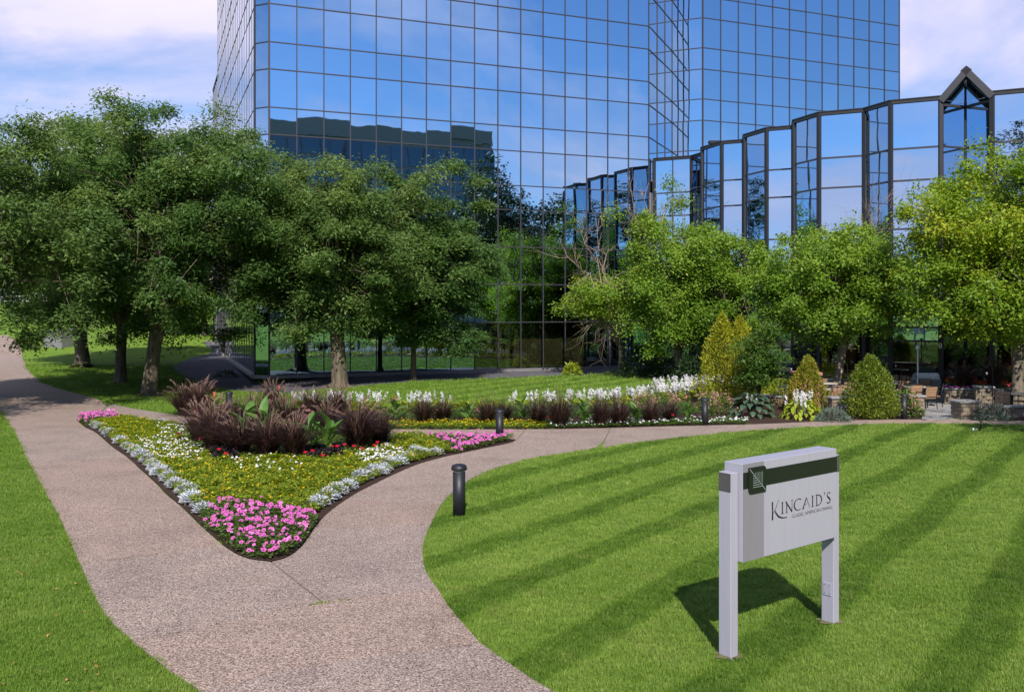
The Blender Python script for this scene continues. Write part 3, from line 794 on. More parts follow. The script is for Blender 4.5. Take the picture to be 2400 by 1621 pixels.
tower = empty('office_tower', (-2, 56, 0))
tag(tower, 'tall office tower clad in a grid of blue mirror glass panes', 'office building')
T0 = Vector((-2, 56, 0))
def rel(p): return (p[0] - T0.x, p[1] - T0.y)
def facade(P, Q, n, levels, zcut, see=(), m_first=True, m_last=True, wide=()):
    P, Q = rel(P), rel(Q)
    u, Ln = seg(P, Q); w = Ln / n
    up = []
    for i in range(n):
        for j in range(len(levels) - 1):
            if levels[j] > zcut:
                up.append((i, j)); continue
            add_pane(tower, P, u, i * w, w, levels[j], levels[j + 1], 'shop_glass' if (j == 0 and i in see) else 'mirror_glass')
    if up:
        mb = MB()
        yaw = math.atan2(u.y, u.x)
        M = Matrix.Translation((P[0], P[1], 0)) @ Matrix.Rotation(yaw, 4, 'Z')
        for i, j in up:
            mb.box(i * w + .012, (i + 1) * w - .012, -.012, .012, levels[j] + .012, levels[j + 1] - .012, M=M)
        o = mb.build('upper_glazing', MAT['mirror_glass'], tower); o['kind'] = 'stuff'
    for i in range(n + 1):
        if (i == 0 and not m_first) or (i == n and not m_last): continue
        mull(tower, P, u, i * w, 0.02, levels[-1], 0.10 if i in wide else 0.055)
    for z in levels[1:-1]:
        trans(tower, P, u, 0.03, Ln - 0.03, z)
    mb = MB(); mb.box(0, Ln, -0.14, 0.05, 0.0, levels[0])
    mb.build('sill', MAT['sill'], tower, (P[0], P[1], 0), (0, 0, math.atan2(u.y, u.x)))
    mb = MB(); mb.box(0, Ln, -0.1, 0.1, levels[-1], levels[-1] + 0.5)
    mb.build('coping', MAT['mullion'], tower, (P[0], P[1], 0), (0, 0, math.atan2(u.y, u.x)))

A1 = (-14.53, 51.00); A2 = (-13.61, 50.60)
B1 = (9.03, 59.65); V1 = (11.60, 65.46); V2 = (13.64, 64.60); W2 = (30.62, 71.39)
F1 = (-25.85, 79.32)
facade(A1, A2, 1, LEV, 21.0, m_first=True, m_last=False, wide=(0,))
facade(A2, B1, 16, LEV, 22.0, see=(8, 9, 10, 11, 12), wide=(0,))
facade(B1, V1, 3, LEV[5:], 23.5, m_first=False)
facade(V1, V2, 1, LEV[5:], 23.5, m_first=False)
facade(V2, W2, 12, LEV[5:], 25.5, wide=(0,))
# the long side face running away from the corner, seen at a grazing angle: glazing in one piece, each mullion its own
P, Q = rel(F1), rel(A1)
u, Ln = seg(P, Q); n = 20; w = Ln / n
yaw = math.atan2(u.y, u.x); M = Matrix.Translation((P[0], P[1], 0)) @ Matrix.Rotation(yaw, 4, 'Z')
mb = MB()
for i in range(n):
    for j in range(len(LEV) - 1):
        t = random.gauss(0, 0.004)
        mb.box(i * w + .012, (i + 1) * w - .012, -.012 + t, .012 + t, LEV[j] + .012, LEV[j + 1] - .012, M=M)
o = mb.build('side_glazing', MAT['mirror_glass'], tower); o['kind'] = 'stuff'
for i in range(n):
    mull(tower, P, u, i * w, 0.02, LEV[-1], 0.06, 0.035, mat='lit_side_mullion')
for z in LEV[1:-1]:
    trans(tower, P, u, 0.03, Ln - 0.03, z, 0.07, 0.03)
mb = MB(); mb.box(0, Ln, -0.16, 0.05, 0, LEV[0]); mb.build('sill', MAT['sill'], tower, (P[0], P[1], 0), (0, 0, yaw))
# lower stepped end of that side: bays on stepped plinths
for k in range(4):
    s0 = 1.0 + 2.3 * k; o_ = 1.15 - 0.28 * k; z0 = 1.05 - 0.22 * k
    mull(tower, P, u, s0, 0.1, 13.7, 0.12, 0.14, name='fin')
    mb = MB(); mb.bbox(s0 - .3, s0 + 2.0, -o_, -0.17, -0.4, z0, 0.02); mb.build('plinth', MAT['sill'], tower, (P[0], P[1], 0), (0, 0, yaw))
Q2 = (P[0] - u.x * 6.0, P[1] - u.y * 6.0)
for k in range(4):
    mull(tower, Q2, u, 1.5 * k, 0.1, 24.2, 0.06, 0.05, mat='lit_side_mullion')
    for j in range(8):
        add_pane(tower, Q2, u, 1.5 * k, 1.5, .2 + 3 * j, 3.2 + 3 * j, 'mirror_glass')
trans(tower, Q2, u, 0, 6.0, 24.3, 0.2, 0.08, name='coping')
# roof slab closing the body
mb = MB()
ring = [rel(p) for p in (A1, A2, B1, V1, V2, W2)] + [rel((22, 100)), rel((-30, 92)), rel(F1)]
ring = [(x, y) for x, y in ring]
m = len(ring)
mb.add([(x, y, LEV[-1] + .3) for x, y in ring], [list(range(m))])
mb.build('roof', MAT['roofing'], tower)
mb = MB()
for a, b in ((W2, (22, 100)), ((22, 100), (-30, 92)), ((-30, 92), F1)):
    a, b = rel(a), rel(b)
    mb.add([(a[0], a[1], 0), (b[0], b[1], 0), (b[0], b[1], LEV[-1] + .3), (a[0], a[1], LEV[-1] + .3)], [(0, 1, 2, 3)])
mb.build('rear_wall', MAT['dark_facade'], tower)
# office wall seen through the ground-floor panes
mu, _ = seg(rel(A2), rel(B1)); myaw = math.atan2(mu.y, mu.x); Pm = rel(A2)
mb = MB()
mb.box(13.9, 14.15, 0.5, 0.75, 0.2, 2.6); mb.box(14.55, 14.85, 0.9, 1.1, 0.2, 1.7); mb.box(15.2, 20.2, 1.1, 1.3, 0.2, 2.25)
mb.box(11.0, 22, 3.2, 3.4, 0.0, 3.05)
mb.build('interior_wall', MAT['interior_wall'], tower, (Pm[0], Pm[1], 0), (0, 0, myaw))
mb = MB(); mb.box(11.0, 22, 0.1, 3.3, 3.05, 3.2); mb.box(11.0, 22, 0.1, 3.3, 0.0, 0.12)
mb.build('floor_slab', MAT['frame_dark'], tower, (Pm[0], Pm[1], 0), (0, 0, myaw))
# door 10 with its louvre, frame and number
dw = 24.4 / 16
x0 = 14.05 * dw
door = MB(); door.box(x0 + .06, x0 + 1.12, -0.10, -0.055, 0.1, 2.18)
door_o = door.build('door', MAT['frame_dark'], tower, (Pm[0], Pm[1], 0), (0, 0, myaw))
dl = MB(); dl.box(x0 + .2, x0 + .98, -0.112, -0.104, 0.35, 2.02); dl.build('pane', MAT['mirror_glass'], door_o)
for a, b in ((x0 - .04, x0 + .05), (x0 + 1.13, x0 + 1.22)):
    mb = MB(); mb.box(a, b, -0.13, -0.05, 0.02, 3.0); mb.build('door_frame', MAT['grey_metal'], tower, (Pm[0], Pm[1], 0), (0, 0, myaw))
for k in range(6):
    mb = MB(); mb.box(x0 + .06, x0 + 1.12, -0.13, -0.05, 2.28 + k * .12, 2.31 + k * .12); mb.build('louvre_slat', MAT['frame_dark'], tower, (Pm[0], Pm[1], 0), (0, 0, myaw))
def flat_text(name, body, size, mat, parent, loc, rot, shear=0, extrude=0.002, thin=0.0):
    c = bpy.data.curves.new(name, 'FONT'); c.body = body; c.size = size; c.extrude = extrude; c.shear = shear; c.offset = thin
    c.align_x = 'CENTER'; c.align_y = 'CENTER'
    t = bpy.data.objects.new(name, c); COL.objects.link(t)
    bpy.context.view_layer.update()
    me = bpy.data.meshes.new_from_object(t)
    bpy.data.objects.remove(t, do_unlink=True)
    me.materials.clear()
    return link(name, me, parent, mat, loc, rot)
pz = Vector((Pm[0], Pm[1], 0)) + Matrix.Rotation(myaw, 3, 'Z') @ Vector((x0 + .86, -0.118, 1.78))
flat_text('door_number', '10', 0.22, MAT['letter_white'], tower, pz, (R(90), 0, myaw))

# ================================================================== the low serrated glass wing
wing = empty('glass_wing', (16, 46, 0)); T0 = Vector((16, 46, 0))
tag(wing, 'low stepped glass wing with zigzag panes and dark corner posts', 'office building')
WP = [(9.48, 60.23), (11.77, 59.14), (12.20, 57.90), (11.81, 56.01), (12.54, 53.93), (13.72, 53.37), (13.37, 51.82), (14.07, 49.86), (15.36, 49.24),
      (14.94, 47.77), (15.61, 45.88), (17.55, 44.96), (18.15, 43.26), (20.10, 42.33), (21.51, 42.83), (22.02, 41.41), (24.30, 40.32), (24.9, 38.6),
      (26.9, 37.7), (27.5, 36.0), (29.5, 35.0), (30.1, 33.3)]
WP = [rel(p) for p in WP]
WLEV = [0.12, 3.07, 5.42, 7.74, 10.04, 11.56, 13.72]
ROOF = 13.88
for i in range(len(WP) - 1):
    P, Q = WP[i], WP[i + 1]
    u, Ln = seg(P, Q); yaw = math.atan2(u.y, u.x)
    nn = 2 if i == 0 else 1
    inner = i in (13, 14)
    doorway = i == 12
    e = 0.08 if inner else 0.10
    w = (Ln - 2 * e) / nn
    levs = list(WLEV)
    if doorway: levs = [0.12, 2.42, 3.07] + WLEV[2:]
    for k in range(nn):
        for j in range(len(levs) - 1):
            add_pane(wing, P, u, e + k * w, w, levs[j], levs[j + 1], 'shop_glass' if levs[j] < 0.5 and i >= 8 else 'wing_glass', 0.12)
    if nn == 2: mull(wing, P, u, Ln / 2, 0.05, WLEV[-1], 0.06)
    for z in levs[1:-1]:
        trans(wing, P, u, e - .02, Ln - e + .02, z, 0.085, 0.05)
    mb = MB(); mb.box(-0.02, Ln + 0.02, -0.10, 0.12, WLEV[-1], ROOF)
    mb.box(-0.04, Ln + 0.04, -0.13, 0.25, ROOF, ROOF + 0.045)
    if not inner:
        mb.build('coping', MAT['frame_dark'], wing, (P[0], P[1], 0), (0, 0, yaw))
    mb = MB(); mb.box(0, Ln, -0.12, 0.05, 0.0, 0.12); mb.build('sill', MAT['sill'], wing, (P[0], P[1], 0), (0, 0, yaw))
    # jambs beside the corner posts
    for s0, s1 in ((0.02, e), (Ln - e, Ln - 0.02)):
        mb = MB(); mb.box(s0, s1, -0.035, 0.05, 0.12, WLEV[-1]); mb.build('jamb', MAT['mullion'], wing, (P[0], P[1], 0), (0, 0, yaw))
for i, p in enumerate(WP):
    if i == 14: r = 0.06
    else: r = 0.105
    u = (Vector(WP[min(i + 1, len(WP) - 1)]) - Vector(WP[max(i - 1, 0)])).normalized()
    mb = MB(); mb.bbox(-r, r, -r, r, 0.0, ROOF - 0.02, 0.02)
    mb.build('corner_post', MAT['frame_dark'], wing, (p[0], p[1], 0), (0, 0, math.atan2(u.y, u.x)))
# gabled head of the recessed bay: glazed triangle and a deep raking fascia
a, c, b = Vector((*WP[13], 0)), Vector((*WP[14], 0)), Vector((*WP[15], 0))
apex_z = ROOF + 1.30
ap = Vector((*((Vector(WP[13]) + Vector(WP[15])) / 2), 0)).lerp(c, 0.35)
for s, (p, q) in enumerate(((a, c), (c, b))):
    pts3 = [Vector((p.x, p.y, WLEV[-1])), Vector((q.x, q.y, WLEV[-1]))]
    hi = Vector((c.x, c.y, apex_z - 0.15)); lo = a if s == 0 else b
    tri = [Vector((p.x, p.y, 13.72)), Vector((q.x, q.y, 13.72)), hi]
    n_ = (tri[1] - tri[0]).cross(tri[2] - tri[0]).normalized() * 0.012
    mb = MB(); mb.add([t + n_ for t in tri] + [t - n_ for t in tri], [(0, 1, 2), (5, 4, 3), (0, 3, 4, 1), (1, 4, 5, 2), (2, 5, 3, 0)])
    mb.build('gable_pane', MAT['wing_glass'], wing)
    u, Ln = seg((p.x, p.y), (q.x, q.y)); trans(wing, (p.x, p.y), u, 0.0, Ln, 13.5, 0.12, 0.06, name='gable_rail')
mb = MB(); mb.box(-.05, .05, -.05, .05, 13.5, apex_z - .2); mb.build('gable_mullion', MAT['mullion'], wing, (c.x, c.y, 0), (0, 0, 0.6))
front = Vector((b.x - a.x, b.y - a.y, 0)).normalized(); outw = Vector((front.y, -front.x, 0))
for s, p in enumerate((a, b)):
    e0 = Vector((p.x, p.y, ROOF - 0.12)) + outw * 0.16 + front * (-0.12 if s == 0 else 0.12)
    top = Vector(((a.x + b.x) / 2, (a.y + b.y) / 2, apex_z)) + outw * 0.16
    d = (top - e0).normalized(); nrm = Vector((0, 0, 1)) - d * d.z; nrm.normalize()
    vs = []
    for q in (e0, top):
        for (h, o2) in ((0, 0), (0.30, 0), (0.30, -0.75), (0, -0.75)):
            vs.append(q + nrm * h - nrm * 0.30 + outw * o2)
    mb = MB(); mb.add(vs, [(0, 1, 2, 3), (7, 6, 5, 4), (0, 4, 5, 1), (1, 5, 6, 2), (2, 6, 7, 3), (3, 7, 4, 0)])
    mb.build('raking_fascia', MAT['mullion'], wing)
# roof deck and back wall of the wing
mb = MB()
ring = WP + [(WP[-1][0] + 8, WP[-1][1] + 4), (WP[-1][0] + 8, 16), (-5.0, 16)]
mb.add([(x, y, ROOF - 0.25) for x, y in ring], [list(range(len(ring)))])
mb.build('roof', MAT['roofing'], wing)
a_, b_ = WP[-1], (WP[-1][0] + 8, WP[-1][1] + 4)
mb = MB(); mb.add([(a_[0], a_[1], 0), (b_[0], b_[1], 0), (b_[0], b_[1], ROOF), (a_[0], a_[1], ROOF)], [(0, 1, 2, 3)]); mb.build('end_wall', MAT['dark_facade'], wing)
# number 8 beside the terrace door, door mullion and dining room back wall
u, Ln = seg(WP[12], WP[13]); yaw = math.atan2(u.y, u.x)
mull(wing, WP[12], u, Ln / 2 + .1, 0.12, 2.4, 0.07, 0.05, name='door_mullion', mat='grey_metal')
pn = Vector((WP[13][0], WP[13][1], 2.22)) + Vector((u.x * -0.02 + u.y * 0.16, u.y * -0.02 - u.x * 0.16, 0))
flat_text('door_number', '8', 0.36, MAT['letter_white'], wing, pn, (R(90), 0, yaw))
mb = MB()
mb.add([(WP[8][0] + 2.0, WP[8][1] + 3, 0), (WP[21][0] + 3, WP[21][1] + 3.0, 0), (WP[21][0] + 3, WP[21][1] + 3, 3.0), (WP[8][0] + 2, WP[8][1] + 3, 3.0)], [(0, 1, 2, 3)])
mb.build('dining_wall', MAT['frame_dark'], wing)

# lamp on a pole behind the wing roof
lamp = empty('street_lamp', (15.75, 68.0, 0)); tag(lamp, 'grey pole lamp head showing above the low wing roof', 'street lamp')
lp_ = Vector((14.329, 61.5)).to_3d(); lamp.location = (lp_[0], 61.5, 0)
mb = MB(); mb.tube([(0, 0, 0), (0, 0, 15.2)], [0.09, 0.06], 10); mb.build('pole', MAT['black_metal'], lamp)
mb = MB(); mb.bbox(-0.95, -0.20, -0.16, 0.16, 15.12, 15.32, 0.03); mb.box(-0.22, 0.03, -.05, .05, 15.16, 15.28); mb.build('lamp_head', MAT['black_metal'], lamp)

# ================================================================== office block across the road, seen mirrored in the tower
blk = empty('office_block', (50, -45, 0)); tag(blk, 'dark flat-roofed office block mirrored in the tower glass', 'office building')
T0 = Vector((50, -45, 0))
Pb, Qb = rel((71.0, -24.2)), rel((24.0, -37.6))
u, Ln = seg(Pb, Qb); yaw = math.atan2(u.y, u.x)
zb = 34.5
n = 18; w = Ln / n
mb = MB(); mb.box(0, Ln, 0.0, 18, 0.5, zb); mb.build('body', MAT['dark_facade'], blk, (Pb[0], Pb[1], 0), (0, 0, yaw))
mb = MB(); mb.box(-.3, Ln + .3, -0.35, 0.0, zb - 2.2, zb + .4); mb.build('parapet', MAT['dark_facade'], blk, (Pb[0], Pb[1], 0), (0, 0, yaw))
for j in range(4):
    z0 = zb - 2.4 - 4.0 * (j + 1); z1 = z0 + 3.5
    for i in range(n):
        add_pane(blk, Pb, u, i * w + .1, w - .2, z0, z1, 'far_glass', 0.1, 'window').location += Vector((u.y * .14, -u.x * .14, 0))
# ================================================================== trees
def limb_path(r, a, b, sag=0.0, k=4, wob=0.08):
    a = np.array(a); b = np.array(b); L_ = np.linalg.norm(b - a)
    out = []
    for i in range(k + 1):
        t = i / k
        p = a * (1 - t) + b * t
        p = p + r.normal(0, wob * L_ * t * (1 - t) * 2, 3)
        p[2] += sag * L_ * t * (1 - t)
        out.append(tuple(p))
    return out

def make_tree(name, label, base, trunk_top, r0, crown, rad, nclump, nleaf, leaf, mat, seed, barkm='bark', clump_r=0.8, flat=0.45, droop=0.25,
              group=None, lean=(0, 0), lobes=0.21, shell=0.42, cat='tree', limbs=8, tint_top=0.15, gold=None, zmin=None):
    """base (x,y); trunk_top height of the fork; crown centre (dx,dy,z); rad (rx,ry,rz)"""
    r = np.random.default_rng(seed)
    z0 = gz(base) - 0.05
    root = empty(name, (base[0], base[1], z0))
    tag(root, label, cat, group)
    tt = np.array([lean[0], lean[1], trunk_top])
    # trunk with flared foot
    mb = MB()
    prof = [(0, 1.75), (0.10, 1.35), (0.35, 1.08), (trunk_top * .45, 0.92), (trunk_top * .8, 0.9), (trunk_top, 0.98)]
    pth = [(tt[0] * (z / trunk_top) ** 1.3 + r.normal(0, .02), tt[1] * (z / trunk_top) ** 1.3 + r.normal(0, .02), z) for z, _ in prof]
    mb.tube(pth, [r0 * s for _, s in prof], 12)
    for k in range(5):
        a = r.uniform(0, 6.28); ln = r0 * r.uniform(2.2, 3.4)
        mb.tube([(math.cos(a) * r0 * .6, math.sin(a) * r0 * .6, 0.22), (math.cos(a) * r0 * 1.5, math.sin(a) * r0 * 1.5, 0.08), (math.cos(a) * ln, math.sin(a) * ln, -0.03)], [r0 * .45, r0 * .3, r0 * .1], 6)
    mb.build('trunk', MAT[barkm], root)
    C = np.array(crown, dtype=float); Rd = np.array(rad, dtype=float)
    # uneven outline
    ph = r.uniform(0, 6.28, (6,)); fr = r.integers(2, 5, (6,))
    def bulge(d):
        az = np.arctan2(d[:, 1], d[:, 0]); el = d[:, 2]
        s = np.ones(len(d))
        for i in range(3): s += lobes * np.sin(fr[i] * az + ph[i] + el * (2 + i)) * 0.6
        for i in range(3, 6): s += lobes * np.sin(fr[i] * 2 * el + ph[i] + az) * 0.5
        return s
    d = norm(r.normal(size=(nclump * 3, 3)))
    rr = r.uniform(0, 1, len(d)) ** shell
    cc = C + d * rr[:, None] * bulge(d)[:, None] * Rd
    cc = cc[cc[:, 2] > (C[2] - Rd[2] * 0.98 if zmin is None else zmin)]
    cc = cc[:nclump]
    # main limbs
    dirs = [np.array([math.cos(6.283 * k / limbs + r.uniform(-.3, .3)), math.sin(6.283 * k / limbs + r.uniform(-.3, .3)), r.uniform(-.1, .8)]) for k in range(limbs)]
    ends = np.array([C + dv / np.linalg.norm(dv) * Rd * r.uniform(.4, .6) for dv in dirs] + [C + np.array([0, 0, Rd[2] * .5])])
    own = np.argmin(np.linalg.norm(cc[:, None, :] - ends[None], axis=2), axis=1)
    for i, e in enumerate(ends):
        mb = MB()
        st = tt * r.uniform(0.86, 1.0)
        pth = limb_path(r, st, e, 0.12, 5)
        rs = [r0 * .55, r0 * .42, r0 * .33, r0 * .24, r0 * .17, r0 * .12]
        mb.tube(pth, rs, 7)
        for c in cc[own == i]:
            q = np.array(pth[r.integers(2, 6)])
            mb.tube(limb_path(r, q, c, 0.1, 3, .12), [r0 * .12, r0 * .08, r0 * .05, r0 * .025], 4, cap=False)
        mb.build('limb', MAT[barkm], root)
    # foliage
    n = len(cc) * nleaf
    ci = np.repeat(np.arange(len(cc)), nleaf)
    cr = clump_r * r.uniform(0.6, 1.25, len(cc))
    off = r.normal(size=(n, 3)) * np.array([1, 1, flat]) * 0.42 * cr[ci][:, None]
    outw = cc - C; outw[:, 2] *= 0.3; outw = norm(outw)
    # outer rim of every clump hangs
    dist = np.linalg.norm(off[:, :2], axis=1)
    off[:, 2] -= droop * dist ** 2 / np.maximum(cr[ci], .1)
    P = cc[ci] + off
    az = r.uniform(0, 6.283, n)
    D = np.stack([np.cos(az), np.sin(az), np.zeros(n)], 1) * 0.9 + outw[ci] * 0.55 + norm(off + 1e-6) * 0.5
    D[:, 2] = r.normal(-droop, 0.35, n)
    Nn = np.stack([r.normal(0, .5, n), r.normal(0, .5, n) - 0.12, np.ones(n)], 1)
    Lf = leaf[0] * r.uniform(.6, 1.25, n); Wf = leaf[1] * r.uniform(.65, 1.25, n)
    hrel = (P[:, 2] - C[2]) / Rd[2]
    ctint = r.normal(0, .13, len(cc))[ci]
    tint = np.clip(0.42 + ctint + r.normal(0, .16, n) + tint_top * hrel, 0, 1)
    if gold is not None:
        gd = np.exp(-np.sum(((P - np.array(gold[0])) / gold[1]) ** 2, axis=1)); tint = np.clip(tint + gold[2] * gd, 0, 1)
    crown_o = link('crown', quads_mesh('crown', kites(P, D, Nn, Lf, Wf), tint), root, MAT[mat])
    return root

LG = 'honey locust trees by the left path'
make_tree('locust_tree', 'honey locust with a knobbly leaning trunk nearest the flower bed, left of the tower corner', (-17.907, 44.524), 3.3, 0.36, (1.2, 0.3, 8.5), (5.9, 5.0, 5.9), 300, 400, (.23, .09), 'locust_leaf', 11, clump_r=1.02, flat=.66, shell=.37, lobes=.13, group=LG, lean=(0.35, 0.1), zmin=2.6)
make_tree('locust_tree', 'honey locust with the thin straight trunk, second from the bed', (-21.38, 49.281), 3.2, 0.30, (0.2, 0.5, 9.2), (5.8, 5.0, 6.2), 280, 350, (.25, .10), 'locust_leaf', 12, clump_r=1.08, flat=.66, shell=.37, lobes=.13, group=LG, lean=(0.1, 0), zmin=2.4)
make_tree('locust_tree', 'honey locust with the dark forked trunk, farthest along the path edge', (-28.272, 59.408), 2.6, 0.46, (-0.3, 0.5, 8.2), (6.4, 5.5, 5.8), 240, 300, (.30, .12), 'locust_leaf', 13, clump_r=1.2, flat=.66, shell=.37, lobes=.13, group=LG, lean=(-0.2, 0), zmin=2.4)
make_tree('locust_tree', 'honey locust at the left picture edge, its low boughs hanging over the path', (-23.2, 37.5), 3.0, 0.34, (0.5, 0, 7.4), (5.8, 4.8, 5.5), 260, 350, (.22, .09), 'locust_leaf', 14, clump_r=1.0, flat=.66, shell=.37, lobes=.13, group=LG, zmin=2.2)
make_tree('locust_tree', 'honey locust standing left of the path outside the picture, shading it', (-22.5, 23.5), 3.0, 0.34, (0.2, 0.3, 7.4), (4.8, 4.6, 4.2), 120, 160, (.24, .09), 'locust_leaf', 15, clump_r=1.2, group=LG)
make_tree('locust_tree', 'honey locust with a stout pale trunk on the back lawn before the tower', (-8.724, 45.582), 3.2, 0.40, (-0.3, 0.4, 7.2), (5.0, 3.6, 4.6), 260, 360, (.23, .09), 'locust_leaf', 16, clump_r=.95, flat=.66, shell=.37, lobes=.15, group=LG, lean=(-0.1, 0), zmin=2.3)
make_tree('locust_tree', 'honey locust with a slim trunk in the gravel against the tower glass', (-5.402, 49.695), 3.4, 0.15, (0.9, -0.6, 6.5), (3.5, 2.5, 5.0), 230, 350, (.23, .09), 'locust_leaf', 17, clump_r=.88, flat=.5, shell=.38, lobes=.15, group=LG, zmin=1.7)
make_tree('redbud_tree', 'small spreading tree on the far lawn beyond the tower corner', (-28.582, 84.0), 1.5, 0.22, (-1.2, 0, 3.7), (4.8, 3.2, 2.4), 90, 160, (.26, .14), 'lime_leaf', 18, clump_r=1.1, group=None)
for i, (px, D, h, rx) in enumerate(((330, 128, 13, 8), (120, 140, 15, 9), (520, 150, 15, 9), (-60, 120, 14, 8), (230, 165, 18, 12))):
    X = (px - 1200) / 2116 * D
    make_tree('background_tree', 'dark tree far behind the path, ' + ['behind the forked trunk', 'above the grey wall', 'beyond the small spreading tree', 'off the left picture edge', 'tallest of the far trees'][i],
              (X, D), 3.0, .4, (0, 0, h * .58), (rx, rx, h * .46), 70, 90, (.75, .45), 'dark_leaf', 30 + i, clump_r=2.6, group='far trees on the rise', limbs=5)

RG = 'lime green trees around the terrace'
make_tree('lime_tree', 'broad yellow-green tree with bare dead branches before the low wing', (9.308, 50.5), 1.6, 0.26, (0.3, -0.3, 5.2), (4.6, 3.4, 4.3), 280, 240, (.17, .105), 'lime_leaf', 41, 'bark_grey', .85, 0.72, 0.4, RG, zmin=1.0, limbs=9, lobes=.27, shell=.38)
make_tree('lime_tree', 'yellow-green bough tree reaching out left before door 10', (6.327, 52.5), 1.8, 0.15, (-1.2, -0.6, 4.6), (2.2, 1.9, 1.25), 60, 240, (.16, .10), 'lime_leaf', 42, 'bark_grey', .8, .5, .3, RG, zmin=3.0, limbs=5)
make_tree('lime_tree', 'yellow-green tree with twisted trunk on the terrace behind the chairs', (14.508, 40.5), 2.6, 0.19, (-0.35, -0.2, 5.2), (3.5, 2.8, 2.65), 230, 250, (.15, .095), 'lime_leaf', 43, 'bark_grey', .75, .72, .4, RG, lobes=.2, lean=(0.45, 0), zmin=2.7)
make_tree('lime_tree', 'golden-green tree filling the right picture edge over the terrace', (20.161, 36.0), 2.8, 0.24, (-0.6, 0, 6.1), (4.2, 3.2, 3.9), 320, 260, (.15, .095), 'gold_leaf', 44, 'bark_grey', .78, .75, .4, RG, lobes=.24, zmin=3.0, gold=((-2.6, 0, 6.9), (1.9, 9, 2.4), .26), tint_top=0.1)

# bare dead branches standing out of the lime tree crown
def dead_branch(name, label, base, ends, seed, r0=.07):
    r = np.random.default_rng(seed)
    root = empty(name, (base[0], base[1], 0)); tag(root, label, 'branch')
    for e in ends:
        mb = MB()
        pth = limb_path(r, (0, 0, base[2]), e, 0.06, 6, .1)
        mb.tube(pth, [r0, r0 * .8, r0 * .65, r0 * .5, r0 * .36, r0 * .24, r0 * .1], 6)
        for k in range(16):
            q = np.array(pth[r.integers(1, 7)])
            dv = norm(np.array(e) - np.array([0, 0, base[2]])) + r.normal(0, .75, 3); dv[1] *= .6
            L_ = r.uniform(.5, 1.4)
            pp = limb_path(r, q, q + dv * L_ * .7, 0.05, 3, .2)
            mb.tube(pp, [r0 * .32, r0 * .24, r0 * .16, r0 * .07], 4, cap=False)
            for _ in range(3):
                q2 = np.array(pp[r.integers(1, 4)]); dv2 = dv * .5 + r.normal(0, .6, 3)
                mb.tube([tuple(q2), tuple(q2 + dv2 * .3 + r.normal(0, .05, 3)), tuple(q2 + dv2 * .6)], [r0 * .14, r0 * .1, r0 * .05], 3, cap=False)
        mb.build('bough', MAT['dead_wood'], root)
dead_branch('dead_branch', 'bare grey branches rising above the broad lime tree by the tower edge', (*(7.756, 50.5), 5.0), [(-0.1, 0, 11.0), (-0.9, .3, 9.6), (0.8, 0.2, 9.4)], 51, .08)
dead_branch('dead_branch', 'bare pale branches spreading left above the low lime bough', (*(5.522, 50.8), 4.2), [(-1.6, .2, 8.2), (-2.4, 0, 6.8), (-0.8, .3, 9.2)], 52, .06)
dead_branch('dead_branch', 'drooping brown twigs hanging before door 10', (*(5.905, 51.0), 4.6), [(-1.6, -.2, 2.9), (-.6, 0, 2.6), (.2, .1, 2.6)], 53, .05)
dead_branch('dead_branch', 'bare twigs poking out between the two terrace trees', (*(15.982, 40.5), 6.4), [(0.6, 0, 8.6), (0.1, 0.1, 8.1)], 54, .035)

# big trees outside the picture, mirrored in the glass and shading the far lawn corner
for i, (x, y, h, rx) in enumerate(((36, 16, 20, 5.5), (42, 8, 21, 6.5), (49, 1, 20, 6.5), (40, 26, 17, 5.0), (55, -6, 19, 6), (-13, -47, 27, 8), (-3, -52, 25, 8), (33, 36, 15, 4.0))):
    lab = ['tall dark spruce-like tree mirrored midway along the tower', 'broad dark tree mirrored beside the office block', 'dark tree mirrored below the office block', 'dark tree mirrored behind the stepped wing reflection',
           'dark tree mirrored farthest left in the tower', 'tall dark tree mirrored in the rightmost wing pane', 'second dark tree mirrored in the rightmost wing pane', 'dark tree beyond the terrace outside the right edge'][i]
    make_tree('dark_tree', lab, (x, y), 3.5, .45, (0, 0, h * .56), (rx, rx, h * .46), 120, 110, (.50, .28), 'dark_leaf', 60 + i, clump_r=1.9, group='dark trees mirrored in the glass', limbs=6, lobes=.25)
make_tree('lawn_tree', 'open-crowned tree outside the right edge dappling the far lawn', (20.5, 20.0), 4.0, .28, (0, 0.3, 8.8), (5.0, 4.6, 4.0), 120, 130, (.20, .12), 'lime_leaf', 71, clump_r=1.2, group=RG)

